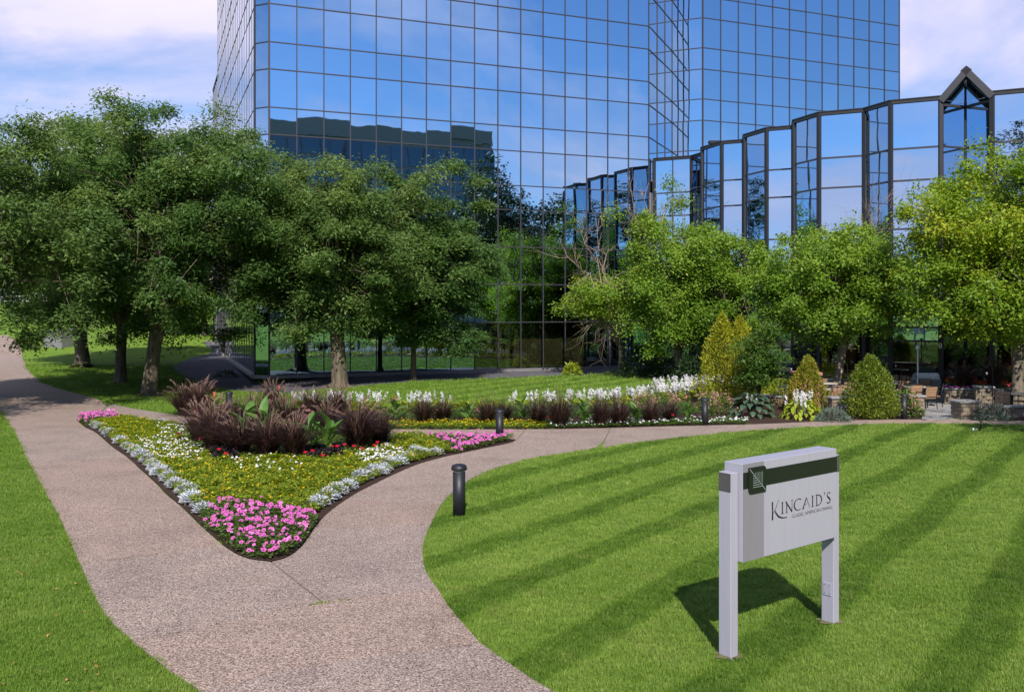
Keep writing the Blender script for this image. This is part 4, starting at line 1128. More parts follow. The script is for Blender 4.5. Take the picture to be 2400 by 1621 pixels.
# ------------------------------------------------------------------ conifers and shrubs
def make_cone(name, label, base, h, r0, n, mat, seed, tops=((0, 0, 1.0),), leaf=(.11, .05), cat='shrub', round_=0.75, rust=None, group=None, tint0=.4):
    r = np.random.default_rng(seed)
    root = empty(name, (base[0], base[1], gz(base))); tag(root, label, cat, group)
    mb = MB(); mb.tube([(0, 0, 0), (0, 0, h * .7)], [.05 * h / 2, .02], 6); mb.build('stem', MAT['bark'], root)
    Q = []; T = []
    for (dx, dy, s) in tops:
        m = int(n * s / sum(t[2] for t in tops))
        t = r.uniform(0, 1, m) ** 0.85
        prof = (1 - t) ** round_ * (0.55 + 0.45 * np.clip(t * 6, 0, 1))
        # vertical sprays: pieces gather in fans
        fan = r.integers(0, 90, m); faz = r.uniform(0, 6.283, 90); fdep = r.uniform(.68, 1.16, 90)
        az = faz[fan] + r.normal(0, .16, m)
        lump = 1 + .16 * np.sin(az * 3 + seed + t * 9) + .12 * np.sin(az * 7 + t * 17)
        t = np.clip(t + r.normal(0, .02, m) + (fdep[fan] - .92) * .10, 0, 1.06)
        rr = r0 * prof * lump * fdep[fan] * r.uniform(.55, 1.0, m) ** .35
        P = np.stack([dx + rr * np.cos(az), dy + rr * np.sin(az), t * h * s + 0.03], 1)
        o = np.stack([np.cos(az), np.sin(az), np.zeros(m)], 1)
        D = o * r.uniform(.3, 1.0, m)[:, None] + np.array([0, 0, 1.0]) * r.uniform(.1, 1.1, m)[:, None] + r.normal(0, .35, (m, 3))
        Nn = o + r.normal(0, .6, (m, 3))
        Q.append(kites(P, D, Nn, leaf[0] * r.uniform(.6, 1.3, m), leaf[1] * r.uniform(.6, 1.3, m)))
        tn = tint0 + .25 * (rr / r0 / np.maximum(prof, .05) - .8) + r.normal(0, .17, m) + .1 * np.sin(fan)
        if rust is not None: tn = tn + rust * np.clip(np.sin(fan * 1.7) - .75, 0, 1) * 4 * (t < .6)
        T.append(np.clip(tn, 0, 1))
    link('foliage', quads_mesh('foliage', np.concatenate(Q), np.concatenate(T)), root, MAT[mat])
    return root
make_cone('arborvitae', 'tall golden cone-shaped arborvitae with two peaks beside the white flowers', (8.743, 37.0), 3.55, 1.25, 15000, 'arbor_gold', 81, ((-.12, 0, 1.0), (.62, .1, .97)), round_=.8)
make_cone('arborvitae', 'small arborvitae with rusty tips behind the white-flowered lime hosta', (11.07, 33.8), 2.0, 0.95, 9000, 'arbor_rust', 82, ((0, 0, 1.0),), (.09, .042), rust=.5, round_=.85)
make_cone('arborvitae', 'large rounded green arborvitae beside the terrace pillar', (12.624, 31.8), 2.15, .80, 13000, 'arbor_leaf', 83, ((0, 0, 1.0), (-.22, .1, .88), (.30, -.1, .80), (.05, -.2, .9)), (.09, .042), rust=.35, round_=.58)
make_tree('small_tree', 'small deep green tree with a round crown beside the golden arborvitae', (9.468, 34.6), 0.75, 0.055, (-0.05, 0, 2.0), (0.86, .8, 1.3), 85, 110, (.12, .065), 'shrub_leaf', 84, clump_r=.42, flat=.6, droop=.3, limbs=6, zmin=.75)
def make_bush(name, label, base, rad, n, mat, seed, leaf=(.09, .05), bloom=None, nb=0, cat='shrub', group=None, bl=(.05, .05)):
    r = np.random.default_rng(seed)
    root = empty(name, (base[0], base[1], gz(base))); tag(root, label, cat, group)
    d = norm(r.normal(size=(n, 3))); d[:, 2] = np.abs(d[:, 2])
    lump = 1 + .14 * np.sin(d[:, 0] * 7 + seed) * np.cos(d[:, 1] * 6 + seed) + .1 * np.sin(d[:, 2] * 9)
    rr = r.uniform(.45, 1, n) ** .5 * lump
    P = d * rr[:, None] * np.array(rad) + np.array([0, 0, .02])
    D = d + r.normal(0, .6, (n, 3)); Nn = d * .6 + np.array([0, 0, .7]) + r.normal(0, .4, (n, 3))
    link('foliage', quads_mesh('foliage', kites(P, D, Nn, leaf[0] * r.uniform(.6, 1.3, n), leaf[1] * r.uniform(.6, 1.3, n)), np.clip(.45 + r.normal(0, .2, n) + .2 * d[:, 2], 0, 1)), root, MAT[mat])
    if bloom:
        heads = norm(r.normal(size=(max(6, nb // 22), 3))); heads[:, 2] = np.abs(heads[:, 2]) * .9 + .25
        hi = r.integers(0, len(heads), nb)
        P = heads[hi] * np.array(rad) * 1.02 + r.normal(0, .055, (nb, 3))
        D = r.normal(size=(nb, 3)); Nn = r.normal(0, .5, (nb, 3)) + np.array([0, -.3, 1.0])
        link('blossom', quads_mesh('blossom', kites(P, D, Nn, bl[0] * r.uniform(.7, 1.3, nb), bl[1] * r.uniform(.7, 1.3, nb), .5), np.clip(r.normal(.5, .25, nb), 0, 1)), root, MAT[bloom])
    return root
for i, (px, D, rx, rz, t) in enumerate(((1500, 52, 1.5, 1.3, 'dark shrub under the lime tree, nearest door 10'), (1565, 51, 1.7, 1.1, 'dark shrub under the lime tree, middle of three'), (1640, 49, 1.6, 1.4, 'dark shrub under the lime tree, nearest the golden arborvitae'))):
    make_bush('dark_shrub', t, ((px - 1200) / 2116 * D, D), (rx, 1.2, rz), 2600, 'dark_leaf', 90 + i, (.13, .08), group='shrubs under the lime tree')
make_bush('flowering_shrub', 'tan-blossomed shrub right of the rounded arborvitae', (14.143, 32.6), (.62, .5, .85), 1500, 'shrub_leaf', 94, bloom='bloom_tan', nb=420)
make_bush('blue_shrub', 'low grey-green tufted shrub by the twin black spotlight', (10.946, 30.8), (.58, .42, .42), 2200, 'blue_shrub', 95, (.10, .018))
make_bush('sedum_shrub', 'blue-green sedum shrub in the bed right of the walk', (16.588, 31.2), (.62, .5, .55), 1500, 'blue_shrub', 96, (.075, .05), bloom='bloom_tan', nb=120)
make_bush('young_hosta', 'pale striped hosta alone on the gravel before door 10', (3.564, 53.115), (.48, .45, .62), 420, 'hosta_lime', 97, (.26, .075))
make_bush('low_shrub', 'small dark shrub on the gravel by the tower corner', (-17.458, 55.136), (.7, .5, .35), 500, 'dark_leaf', 98, (.12, .06))
make_bush('low_shrub', 'sunlit yellowish undergrowth behind the pink stone pillar', (12.441, 40.5), (1.6, .8, .8), 1500, 'hosta_lime', 99, (.14, .05))
# ================================================================== flower beds
# ---- fountain grass
def fountain_mesh(seed, nb, plumes, h=1.0):
    r = np.random.default_rng(seed)
    Q = []; T = []
    az = r.uniform(0, 6.283, nb); rad = .13 * np.sqrt(r.uniform(0, 1, nb))
    P0 = np.stack([rad * np.cos(az), rad * np.sin(az), np.zeros(nb)], 1)
    az2 = az + r.normal(0, .5, nb)
    o = np.stack([np.cos(az2), np.sin(az2), np.zeros(nb)], 1); s = np.stack([-np.sin(az2), np.cos(az2), np.zeros(nb)], 1)
    L_ = h * r.uniform(.55, 1.05, nb); lean = r.uniform(.05, 1.15, nb) ** .9
    w = r.uniform(.008, .015, nb)
    K = 5
    prev = P0; tint = np.clip(r.normal(.42, .22, nb), 0, 1)
    for k in range(1, K + 1):
        t = k / K
        cur = P0 + o * (L_ * lean * t ** 1.7)[:, None] + np.array([0, 0, 1.0]) * (L_ * (t - .42 * lean * t ** 2.6))[:, None]
        w0 = (w * (1 - (k - 1) / K * .8))[:, None]; w1 = (w * (1 - k / K * .9))[:, None]
        Q.append(np.stack([prev - s * w0, prev + s * w0, cur + s * w1, cur - s * w1], 1)); T.append(tint)
        prev = cur
    blades = quads_mesh('blades', np.concatenate(Q), np.concatenate(T))
    Q = []; T = []
    for i in range(plumes):
        a = r.uniform(0, 6.283); ln = r.uniform(.25, .9); hh = h * r.uniform(.85, 1.2)
        ox, oy = math.cos(a), math.sin(a)
        def pt(t): return np.array([ox * hh * ln * .62 * t ** 1.8, oy * hh * ln * .62 * t ** 1.8, hh * (t - .30 * ln * t ** 3.5)])
        for k in range(8):
            p, q = pt(k / 8 * .75), pt((k + 1) / 8 * .75); sd = np.array([-oy, ox, 0]) * .003
            Q.append(np.stack([p - sd, p + sd, q + sd, q - sd])); T.append(.1)
        m = 70
        tt = r.uniform(.72, 1.0, m)
        for t in tt:
            p = pt(t); dv = r.normal(size=3); dv /= np.linalg.norm(dv)
            wid = .034 * math.sin(math.pi * min(1, max(0.05, (t - .70) / .32))) + .006
            tip = p + dv * wid + (pt(min(1.02, t + .05)) - p) * .8
            sd = np.cross(dv, [0, 0, 1.0]) * .004
            Q.append(np.stack([p - sd, p + sd, tip + sd * .6, tip - sd * .6])); T.append(float(np.clip(r.normal(.5, .25), 0, 1)))
    pl = quads_mesh('plumes', np.array(Q), np.array(T)) if plumes else None
    blades.materials.append(MAT['plum_blade'])
    if pl: pl.materials.append(MAT['plume'])
    return blades, pl
FG = [fountain_mesh(101 + i, 520, p) for i, p in enumerate((18, 14, 22))]
FGs = [fountain_mesh(111 + i, 360, p, 1.0) for i, p in enumerate((2, 4, 3))]
def fountain(base, h, width, label, group, kinds, k, rz):
    root = empty('fountain_grass', (base[0], base[1], gz(base) + .02), rz)
    tag(root, label, 'ornamental grass', group)
    b, p = kinds[k % len(kinds)]
    root.scale = (width * 1.25, width * 1.25, h * 1.22)
    link('blades', b, root)
    if p: link('plumes', p, root)
IG = 'purple fountain grass on the island bed'
isl = [((-8.667, 25.123), 1.10, 1.05), ((-7.682, 23.388), 1.18, 1.1), ((-6.796, 22.577), 1.02, 1.05), ((-6.015, 22.252), 1.02, 1.0), ((-5.358, 22.231), .98, .9), ((-4.057, 23.716), 1.22, 1.25), ((-7.467, 26.247), 1.2, 1.1),
       ((-6.691, 26.817), 1.15, 1.0), ((-5.395, 26.547), 1.05, .9), ((-8.069, 25.871), 1.2, 1.0), ((-3.593, 24.528), .95, .9)]
for i, (b, h, w) in enumerate(sorted(isl)):
    fountain(b, h, w, 'plumed purple fountain grass in the middle of the island bed, %s from the left' % ORD[i], IG, FG, i, i * 1.9)
bl = [((-11.998, 33.057), 1.12, 1.15), ((-11.147, 32.311), 1.18, 1.15)]
for i, (b, h, w) in enumerate(bl):
    fountain(b, h, w, 'plumed purple fountain grass left of the farthest bollard, %s from the left' % ORD[i], 'purple fountain grass behind the island', FG, i + 1, i * 2.3)
bb = [((-8.709, 32.908), 1.1, 1.0), ((-6.929, 31.196), 1.05, .95), ((-6.046, 31.202), 1.05, .95), ((-2.934, 29.844), .92, .9), ((-2.319, 30.482), .85, .85), ((-0.817, 29.815), .88, .85), ((-0.277, 30.895), .75, .8), ((0.859, 29.807), .92, .95), ((1.527, 28.859), 1.05, 1.1),
      ((2.879, 29.148), .95, .95), ((3.489, 29.295), .95, .95), ((4.584, 29.846), .85, .9), ((5.279, 30.355), .8, .85)]
for i, (b, h, w) in enumerate(bb):
    fountain(b, h, w, 'dark purple grass tuft along the back bed, %s from the left' % ORD[i], 'purple grass tufts of the back bed', FGs if i > 2 else FG, i, i * 1.3)

# ---- dusty miller
def dusty_mesh(seed):
    r = np.random.default_rng(seed); n = 95
    d = norm(r.normal(size=(n, 3))); d[:, 2] = np.abs(d[:, 2]) + .25; d = norm(d)
    P = d * r.uniform(.03, .12, n)[:, None]
    Q = [kites(P, d + r.normal(0, .2, (n, 3)), np.tile([0, 0, 1.0], (n, 1)) + r.normal(0, .3, (n, 3)), r.uniform(.09, .16, n), r.uniform(.022, .035, n), .55)]
    for sgn in (-1, 1):
        for f in (.35, .6, .8):
            s = norm(np.cross(d, np.array([0, 0, 1.0]) + r.normal(0, .1, (n, 3))))
            PP = P + d * f * .12
            Q.append(kites(PP, d * .6 + s * sgn, np.tile([0, 0, 1.0], (n, 1)) + r.normal(0, .3, (n, 3)), r.uniform(.035, .055, n), r.uniform(.016, .024, n), .6))
    q = np.concatenate(Q)
    me = quads_mesh('dusty_miller', q, np.clip(r.normal(.5, .22, len(q)), 0, 1)); me.materials.append(MAT['silver_leaf'])
    return me
DM = [dusty_mesh(s) for s in (121, 122, 123)]
dl_ = [(-13.542, 29.3), (-12.563, 27.808), (-11.345, 25.868), (-10.333, 24.186), (-9.685, 23.209), (-9.192, 22.358), (-8.621, 21.411), (-8.095, 20.466), (-7.772, 19.719), (-7.385, 19.196), (-6.829, 18.291), (-6.666, 17.946), (-6.223, 17.259), (-5.831, 16.429), (-5.319, 15.547)]
dr_ = [(-3.538, 15.995), (-3.452, 16.38), (-3.405, 17.113), (-3.351, 17.55), (-3.268, 17.917), (-3.178, 18.999), (-3.034, 19.756), (-2.878, 19.647), (-2.861, 20.451), (-2.743, 20.876), (-2.596, 21.126), (-2.53, 21.847), (-2.445, 22.692), (-2.247, 22.323), (-1.901, 22.597)]
def twice(l):
    out = []
    for i, p in enumerate(l):
        out.append(p)
        if i + 1 < len(l): out.append(((p[0] + l[i + 1][0]) / 2 + .05 * math.sin(i * 3.1), (p[1] + l[i + 1][1]) / 2 + .05 * math.cos(i * 2.3)))
    return out
dl_ = twice(dl_); dr_ = twice(dr_)
du_ = [(-11.992, 30.029), (-11.55, 29.878)]
for lst, what in ((dl_, 'silver dusty miller on the island bed left edge, %s from the far end'), (dr_, 'silver dusty miller on the island bed right edge, %s from the near end'), (du_, 'silver dusty miller at the back left of the island bed, %s from the left')):
    for i, b in enumerate(lst):
        o = link('dusty_miller', DM[i % 3], None, None, (b[0], b[1], gz(b) + .03), (0, 0, i * 2.1))
        s = .92 + .24 * math.sin(i * 2.7); o.scale = (s * 1.1, s * 1.1, s)
        tag(o, what % ORD[i], 'plant', 'silver edging plants of the island bed')

# ---- carpets of small leaves and flowers
def in_region(poly, n, r):
    xs = [p[0] for p in poly]; ys = [p[1] for p in poly]
    x = r.uniform(min(xs), max(xs), n * 4); y = r.uniform(min(ys), max(ys), n * 4)
    k = inpoly(x, y, poly); return x[k][:n], y[k][:n]
def carpet(name, label, poly, dens, h, leaf, mat, seed, excl=(), parent=None, kind='stuff', under=.35):
    r = np.random.default_rng(seed)
    A = 0
    for i in range(len(poly)): A += poly[i][0] * poly[(i + 1) % len(poly)][1] - poly[(i + 1) % len(poly)][0] * poly[i][1]
    n = int(abs(A) / 2 * dens)
    x, y = in_region(poly, n, r)
    for e in excl:
        k = ~inpoly(x, y, e); x, y = x[k], y[k]
    n = len(x)
    top = h * (.72 + .3 * np.sin(x * 5.1 + y * 2.3) * np.cos(y * 4.7 - x) + .22 * np.sin(x * 13 + 2) * np.sin(y * 11))
    z = zt(x, y) + .03 + np.maximum(top, .03) * r.uniform(under, 1, n)
    P = np.stack([x, y, z], 1)
    az = r.uniform(0, 6.283, n)
    D = np.stack([np.cos(az), np.sin(az), r.normal(.15, .4, n)], 1)
    Nn = np.stack([r.normal(0, .45, n), r.normal(0, .45, n), np.ones(n)], 1)
    q = kites(P, D, Nn, leaf[0] * r.uniform(.6, 1.3, n), leaf[1] * r.uniform(.6, 1.3, n))
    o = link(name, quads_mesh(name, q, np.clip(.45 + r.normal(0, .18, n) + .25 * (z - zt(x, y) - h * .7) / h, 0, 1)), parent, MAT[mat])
    if label: tag(o, label, kind=kind)
    elif kind: o['kind'] = kind
    return o
def dots(name, label, poly, n, h, size, mat, seed, excl=(), parent=None, kind='stuff', clusters=0, facing=.35):
    """small flower heads: four-petalled clusters of little faces"""
    r = np.random.default_rng(seed)
    x, y = in_region(poly, n, r)
    for e in excl:
        k = ~inpoly(x, y, e); x, y = x[k], y[k]
    n = len(x)
    top = h * (.72 + .3 * np.sin(x * 5.1 + y * 2.3) * np.cos(y * 4.7 - x) + .22 * np.sin(x * 13 + 2) * np.sin(y * 11))
    z = zt(x, y) + .035 + np.maximum(top, .03) * r.uniform(.9, 1.12, n) + .008
    P = np.stack([x, y, z], 1); Q = []; T = []
    nn = np.stack([r.normal(0, .3, n), r.normal(-facing, .3, n), np.ones(n)], 1); nn = norm(nn)
    s = size * r.uniform(.75, 1.25, n); tn = np.clip(r.normal(.5, .25, n), 0, 1)
    a = norm(np.cross(nn, np.array([1.0, .2, 0]))); b = np.cross(nn, a)
    for k in range(5):
        t = 6.283 * k / 5 + r.uniform(0, 1)
        D = a * math.cos(t) + b * math.sin(t)
        Q.append(kites(P, D + nn * .15, nn, s * .6, s * .55, .6)); T.append(tn)
    o = link(name, quads_mesh(name, np.concatenate(Q), np.concatenate(T)), parent, MAT[mat])
    if label: tag(o, label, kind=kind)
    elif kind: o['kind'] = kind
    return o

PET_F = [(-5.267, 15.268), (-5.289, 15.764), (-4.894, 16.155), (-4.436, 16.101), (-3.823, 15.618), (-3.26, 15.16), (-3.17, 14.519), (-3.105, 13.275), (-3.164, 12.655), (-3.328, 12.464), (-3.624, 12.571), (-3.941, 12.87), (-4.334, 13.466), (-5.009, 14.56)]
PET_R = [(-2.431, 25.723), (-1.38, 25.848), (-0.28, 25.8), (0.096, 25.404), (-0.862, 23.696), (-1.439, 22.725), (-1.785, 24.064)]
PET_L = [(-15.001, 31.12), (-15.612, 33.234), (-14.549, 33.033), (-13.725, 31.568), (-14.148, 30.736), (-13.731, 29.171)]
CORE = [(-9.426, 26.243), (-9.03, 28.1), (-6.737, 28.51), (-3.929, 27.71), (-3.134, 25.027), (-3.509, 23.202), (-4.557, 21.914), (-6.601, 21.826), (-8.236, 23.392)]
isl_in = soften(inset(ISLAND, 0.16), 1)
carpet('lantana_foliage', 'low yellow-green lantana foliage carpeting the island bed', isl_in, 2600, .20, (.058, .034), 'lantana_leaf', 131, (PET_F, PET_R, PET_L, CORE))
carpet('lantana_foliage', 'dark green undergrowth among the island fountain grasses', CORE, 700, .16, (.07, .04), 'petunia_leaf', 132)
dots('lantana_blossom', 'tiny golden lantana flower heads dotting the island bed', isl_in, 2500, .205, .033, 'bloom_yellow', 133, (PET_F, PET_R, PET_L, CORE))
W1 = [(-10.449, 25.069), (-9.561, 25.289), (-7.959, 23.391), (-7.111, 20.725), (-7.836, 20.727), (-8.892, 22.135)]
W2_ = [(-3.786, 21.888), (-3.462, 22.892), (-2.754, 22.855), (-2.565, 21.713), (-2.934, 20.693), (-3.472, 20.698)]
W3 = [(-6.764, 21.685), (-5.185, 21.512), (-4.377, 19.294), (-5.93, 19.156)]
dots('vinca_blossom', 'dense white flowers at the left of the island bed', W1, 380, .23, .040, 'bloom_white', 134)
dots('vinca_blossom', 'white flowers at the right of the island bed', W2_, 230, .23, .042, 'bloom_white', 135)
dots('vinca_blossom', 'scattered white flowers before the middle grasses of the island bed', W3, 46, .23, .055, 'bloom_white', 136)
dots('vinca_blossom', 'sparse white flowers at the back left of the island bed', [(-11.233, 28.295), (-9.692, 28.095), (-8.456, 24.853), (-10.161, 26.219)], 110, .23, .055, 'bloom_white', 137)
carpet('dark_vine', 'blackish sweet potato vine at the foot of the left fountain grasses', [(-7.686, 22.905), (-7.237, 23.381), (-6.472, 21.398), (-6.989, 21.127)], 900, .26, (.10, .08), 'vine_dark', 138)
carpet('dark_vine', 'blackish sweet potato vine between the middle and right fountain grasses', [(-5.342, 23.308), (-4.457, 23.579), (-4.113, 21.759), (-4.796, 21.366)], 900, .26, (.10, .08), 'vine_dark', 139)

# ---- petunias: foliage in one piece, every trumpet flower its own
def petunia_mesh():
    mb = MB(); n = 10; ro = []; ri = []
    for k in range(n):
        t = 6.283 * k / n; q = 1.0 if k % 2 == 0 else .80
        ro.append((.5 * q * math.cos(t), .5 * q * math.sin(t), .04 * (k % 2)))
        ri.append((.15 * math.cos(t), .15 * math.sin(t), -.06))
    mb.add(ro + ri + [(0, 0, -.22)], [(k, (k + 1) % n, n + (k + 1) % n, n + k) for k in range(n)], 0)
    mb.add(ri + [(0, 0, -.22)], [(k, (k + 1) % n, n) for k in range(n)], 1)
    me = mb.mesh('flower'); me.materials.append(MAT['petal_pink']); me.materials.append(MAT['petal_throat'])
    return me
PM = petunia_mesh()
def petunias(label, poly, n, h, seed, size=.078):
    r = np.random.default_rng(seed)
    c = np.mean(np.array(poly), axis=0)
    root = empty('petunia_patch', (c[0], c[1], gz(c))); tag(root, label, 'flowers', 'pink petunia patches on the island bed')
    o = carpet('foliage', None, poly, 1500, h * .85, (.06, .034), 'petunia_leaf', seed + 1, parent=root)
    o.location = (-c[0], -c[1], -gz(c))
    x, y = in_region(poly, n * 14, r)
    # keep flowers apart
    px, py = [], []
    for a, b in zip(x, y):
        if all((a - p) ** 2 + (b - q) ** 2 > (size * .52) ** 2 for p, q in zip(px, py)):
            px.append(a); py.append(b)
        if len(px) >= n: break
    for a, b in zip(px, py):
        top = h * (.72 + .3 * math.sin(a * 5.1 + b * 2.3) * math.cos(b * 4.7 - a) + .22 * math.sin(a * 13 + 2) * math.sin(b * 11))
        z = float(zt(a, b)) + .05 + max(top, .05) * r.uniform(.85, 1.1)
        f = link('flower', PM, root)
        f.location = (a - c[0], b - c[1], z - gz(c))
        f.rotation_euler = (R(r.normal(38, 22)), R(r.normal(0, 24)), r.uniform(-.6, .6))
        s = size * r.uniform(.62, 1.25); f.scale = (s, s * r.uniform(.8, 1.0), s)
petunias('bright pink petunias filling the near tip of the island bed', PET_F, 300, .20, 141, .074)
petunias('pink petunias at the right tip of the island bed round a bollard', PET_R, 230, .22, 142, .088)
petunias('pink petunias at the far left tip of the island bed', PET_L, 150, .24, 143, .095)
dots('petunia_blossom', 'pale pink petunias between the middle fountain grasses', [(-7.512, 29.435), (-6.395, 29.417), (-5.865, 26.981), (-6.897, 27.027)], 70, .55, .09, 'bloom_rose', 144)

# ---- geraniums: a few red flower heads
def geranium_mesh():
    r = np.random.default_rng(5); n = 60
    d = norm(r.normal(size=(n, 3))); d[:, 2] = np.abs(d[:, 2]) * .7
    me = quads_mesh('flower_head', kites(d * .35, norm(r.normal(size=(n, 3))), d + r.normal(0, .2, (n, 3)), np.full(n, .34), np.full(n, .3), .5), np.clip(r.normal(.5, .25, n), 0, 1))
    me.materials.append(MAT['bloom_red']); return me
GM = geranium_mesh()
def geranium(b, h, label, sz=.095):
    root = empty('geranium', (b[0], b[1], gz(b) + .03)); tag(root, label, 'flower', 'red geraniums')
    mb = MB(); mb.tube([(0, 0, 0), (.01, 0, h)], [.006, .005], 5)
    for k in range(7):
        a = k * .9; mb.add([(0, 0, h * .3), (math.cos(a) * .07 - math.sin(a) * .035, math.sin(a) * .07 + math.cos(a) * .035, h * .55), (math.cos(a) * .12, math.sin(a) * .12, h * .5), (math.cos(a) * .07 + math.sin(a) * .035, math.sin(a) * .07 - math.cos(a) * .035, h * .55)], [(0, 1, 2, 3)])
    mb.build('stem', MAT['canna_leaf_plain'], root)
    f = link('flower_head', GM, root, None, (0, 0, h)); f.scale = (sz, sz, sz)
plain('canna_leaf_plain', (0.08, 0.16, 0.03), 0.6)
gl = [(-9.281, 25.113), (-8.778, 25.306), (-8.301, 24.063), (-7.078, 21.834), (-6.667, 21.057), (-4.857, 21.233), (-4.745, 21.501), (-4.335, 20.706), (-4.435, 22.342), (-4.317, 22.337), (-4.192, 22.627), (-3.903, 22.319), (-3.64, 21.883), (-3.415, 22.443), (-3.43, 23.043)]
for i, b in enumerate(sorted(gl)):
    geranium(b, .27, 'red geranium head at the front of the island grasses, %s from the left' % ORD[i])
for i, b in enumerate(((-10.992, 31.346), (1.175, 29.255), (1.309, 28.857), (3.656, 29.3), (5.32, 29.858), (5.741, 29.993))):
    geranium(b, .3, 'red geranium head along the back bed, %s from the left' % ORD[i])

# ---- cannas
def canna_leaf(seed):
    r = np.random.default_rng(seed)
    K = 7; vs = []; fs = []
    for i in range(K + 1):
        t = i / K; w = .17 * math.sin(math.pi * min(1, t * .93 + .05)) ** .8
        z = .52 * t - .22 * t * t; x = .38 * t ** 1.4
        for s in (-1, 0, 1):
            vs.append((x + abs(s) * -.02, s * w * .5, z + abs(s) * .03))
    for i in range(K):
        for j in range(2):
            a = i * 3 + j; fs.append((a, a + 1, a + 4, a + 3))
    mb = MB(); mb.add(vs, fs, 0, True); me = mb.mesh('leaf')
    at = me.attributes.new('tint', 'FLOAT', 'FACE'); at.data.foreach_set('value', np.clip(r.normal(.45, .12, len(fs)), 0, 1).astype(np.float32))
    me.materials.append(MAT['canna_leaf']); return me
CL = [canna_leaf(s) for s in range(3)]
def canna(b, h, n, label, flower=None, seed=0, s0=1.0):
    r = np.random.default_rng(seed)
    root = empty('canna', (b[0], b[1], gz(b) + .02)); tag(root, label, 'plant', 'broad-leaved cannas')
    mb = MB(); mb.tube([(0, 0, 0), (.01, 0, h)], [.022, .012], 7); mb.build('stem', MAT['canna_leaf_plain'], root)
    for k in range(n):
        f = link('leaf', CL[k % 3], root, None, (0, 0, h * (.08 + .8 * k / n)), (r.normal(0, .15), r.normal(-.15, .22), k * 2.39 + r.normal(0, .3)))
        s = s0 * r.uniform(.75, 1.1); f.scale = (s, s, s)
    if flower:
        d = r.normal(0, .035, (26, 3)); d[:, 2] = r.uniform(0, .2, 26)
        link('flower_spike', quads_mesh('flower_spike', kites(d + np.array([0, 0, h]), r.normal(size=(26, 3)), r.normal(size=(26, 3)), np.full(26, .07), np.full(26, .05)), np.clip(r.normal(.5, .3, 26), 0, 1)), root, MAT[flower])
for i, (b, h, n, fl, lab) in enumerate((
        ((-3.945, 30.355), .68, 9, 'bloom_coral', 'canna with a red bud at the left of the back bed'), ((-1.477, 30.352), .5, 8, None, 'canna between the grass tufts left of the petunia bollard'),
        ((0.373, 30.351), .62, 9, None, 'canna just right of the petunia bollard'), ((2.275, 29.002), .66, 9, None, 'canna beside the widest purple tuft of the back bed'),
        ((4.017, 29.31), .55, 8, None, 'canna between the right-hand purple tufts'), ((5.815, 29.866), .75, 8, 'bloom_coral', 'canna with coral flowers left of the hosta bollard'),
        ((-7.194, 24.394), 1.05, 8, None, 'canna leaves rising among the left island grasses'), ((-6.611, 24.201), 1.0, 8, None, 'canna leaves rising among the middle island grasses'),
        ((-5.082, 22.978), .8, 7, None, 'canna left of the largest island grass'), ((-4.624, 22.648), .72, 8, None, 'canna right beside the largest island grass'),
        ((-10.307, 31.29), .75, 7, 'bloom_coral', 'canna with coral flowers before the far bollard'), ((-8.367, 32.485), .9, 5, 'bloom_coral', 'canna with a coral flower spike behind the island grasses'))):
    canna(b, h, n, lab, fl, 150 + i, 1.4 if 5 < i < 10 else 1.05)

# ---- hostas
def hosta_leaf_mesh(mat, seed, L_=.24, W_=.17):
    r = np.random.default_rng(seed); K = 5; vs = []; fs = []
    for i in range(K + 1):
        t = i / K; w = W_ * (math.sin(math.pi * min(1.0, t ** .75)) ** .75 if t < 1 else 0.0) + .004
        x = L_ * t; z = .06 * math.sin(t * 2.2) - .10 * t * t
        for s in (-1, 0, 1):
            vs.append((x, s * w * .5, z + abs(s) * .018))
    for i in range(K):
        for j in range(2):
            a = i * 3 + j; fs.append((a, a + 1, a + 4, a + 3))
    mb = MB(); mb.add(vs, fs, 0, True); me = mb.mesh('leaf')
    base = r.uniform(.2, .6)
    at = me.attributes.new('tint', 'FLOAT', 'FACE'); at.data.foreach_set('value', np.clip(base + np.array([.35 if (i in (0, K - 1)) else 0 for i in range(K) for _ in range(2)]), 0, 1).astype(np.float32))
    me.materials.append(MAT[mat]); return me
def scape_mesh(seed, n=22):
    r = np.random.default_rng(seed); Q = []; T = []
    for k in range(6):
        p, q = np.array([.03 * (k / 6) ** 2, 0, k / 6]), np.array([.03 * ((k + 1) / 6) ** 2, 0, (k + 1) / 6]); s = np.array([0, .005, 0])
        Q.append(np.stack([p - s, p + s, q + s, q - s])); T.append(.0)
    for i in range(n):
        z = r.uniform(.45, 1.0); a = r.uniform(0, 6.283); o = np.array([math.cos(a), math.sin(a), 0])
        p = np.array([.03 * z * z, 0, z]); ln = .085 * (1.25 - z * .5)
        sd = np.cross(o, [0, 0, 1.0]) * .028
        tip = p + o * ln * .75 + np.array([0, 0, -ln * .5])
        Q.append(np.stack([p, p + (tip - p) * .6 + sd, tip, p + (tip - p) * .6 - sd])); T.append(r.uniform(.3, 1))
        sd2 = np.array([0, 0, .026])
        Q.append(np.stack([p, p + (tip - p) * .6 + sd2, tip, p + (tip - p) * .6 - sd2])); T.append(r.uniform(.3, 1))
    me = quads_mesh('flower_stalk', np.array(Q), np.array(T)); me.materials.append(MAT['bloom_white']); return me
SC = [scape_mesh(161 + i) for i in range(3)]
HB = [hosta_leaf_mesh('hosta_blue', 171 + i, .30, .23) for i in range(3)]
HL = [hosta_leaf_mesh('hosta_lime', 181 + i, .20, .14) for i in range(3)]
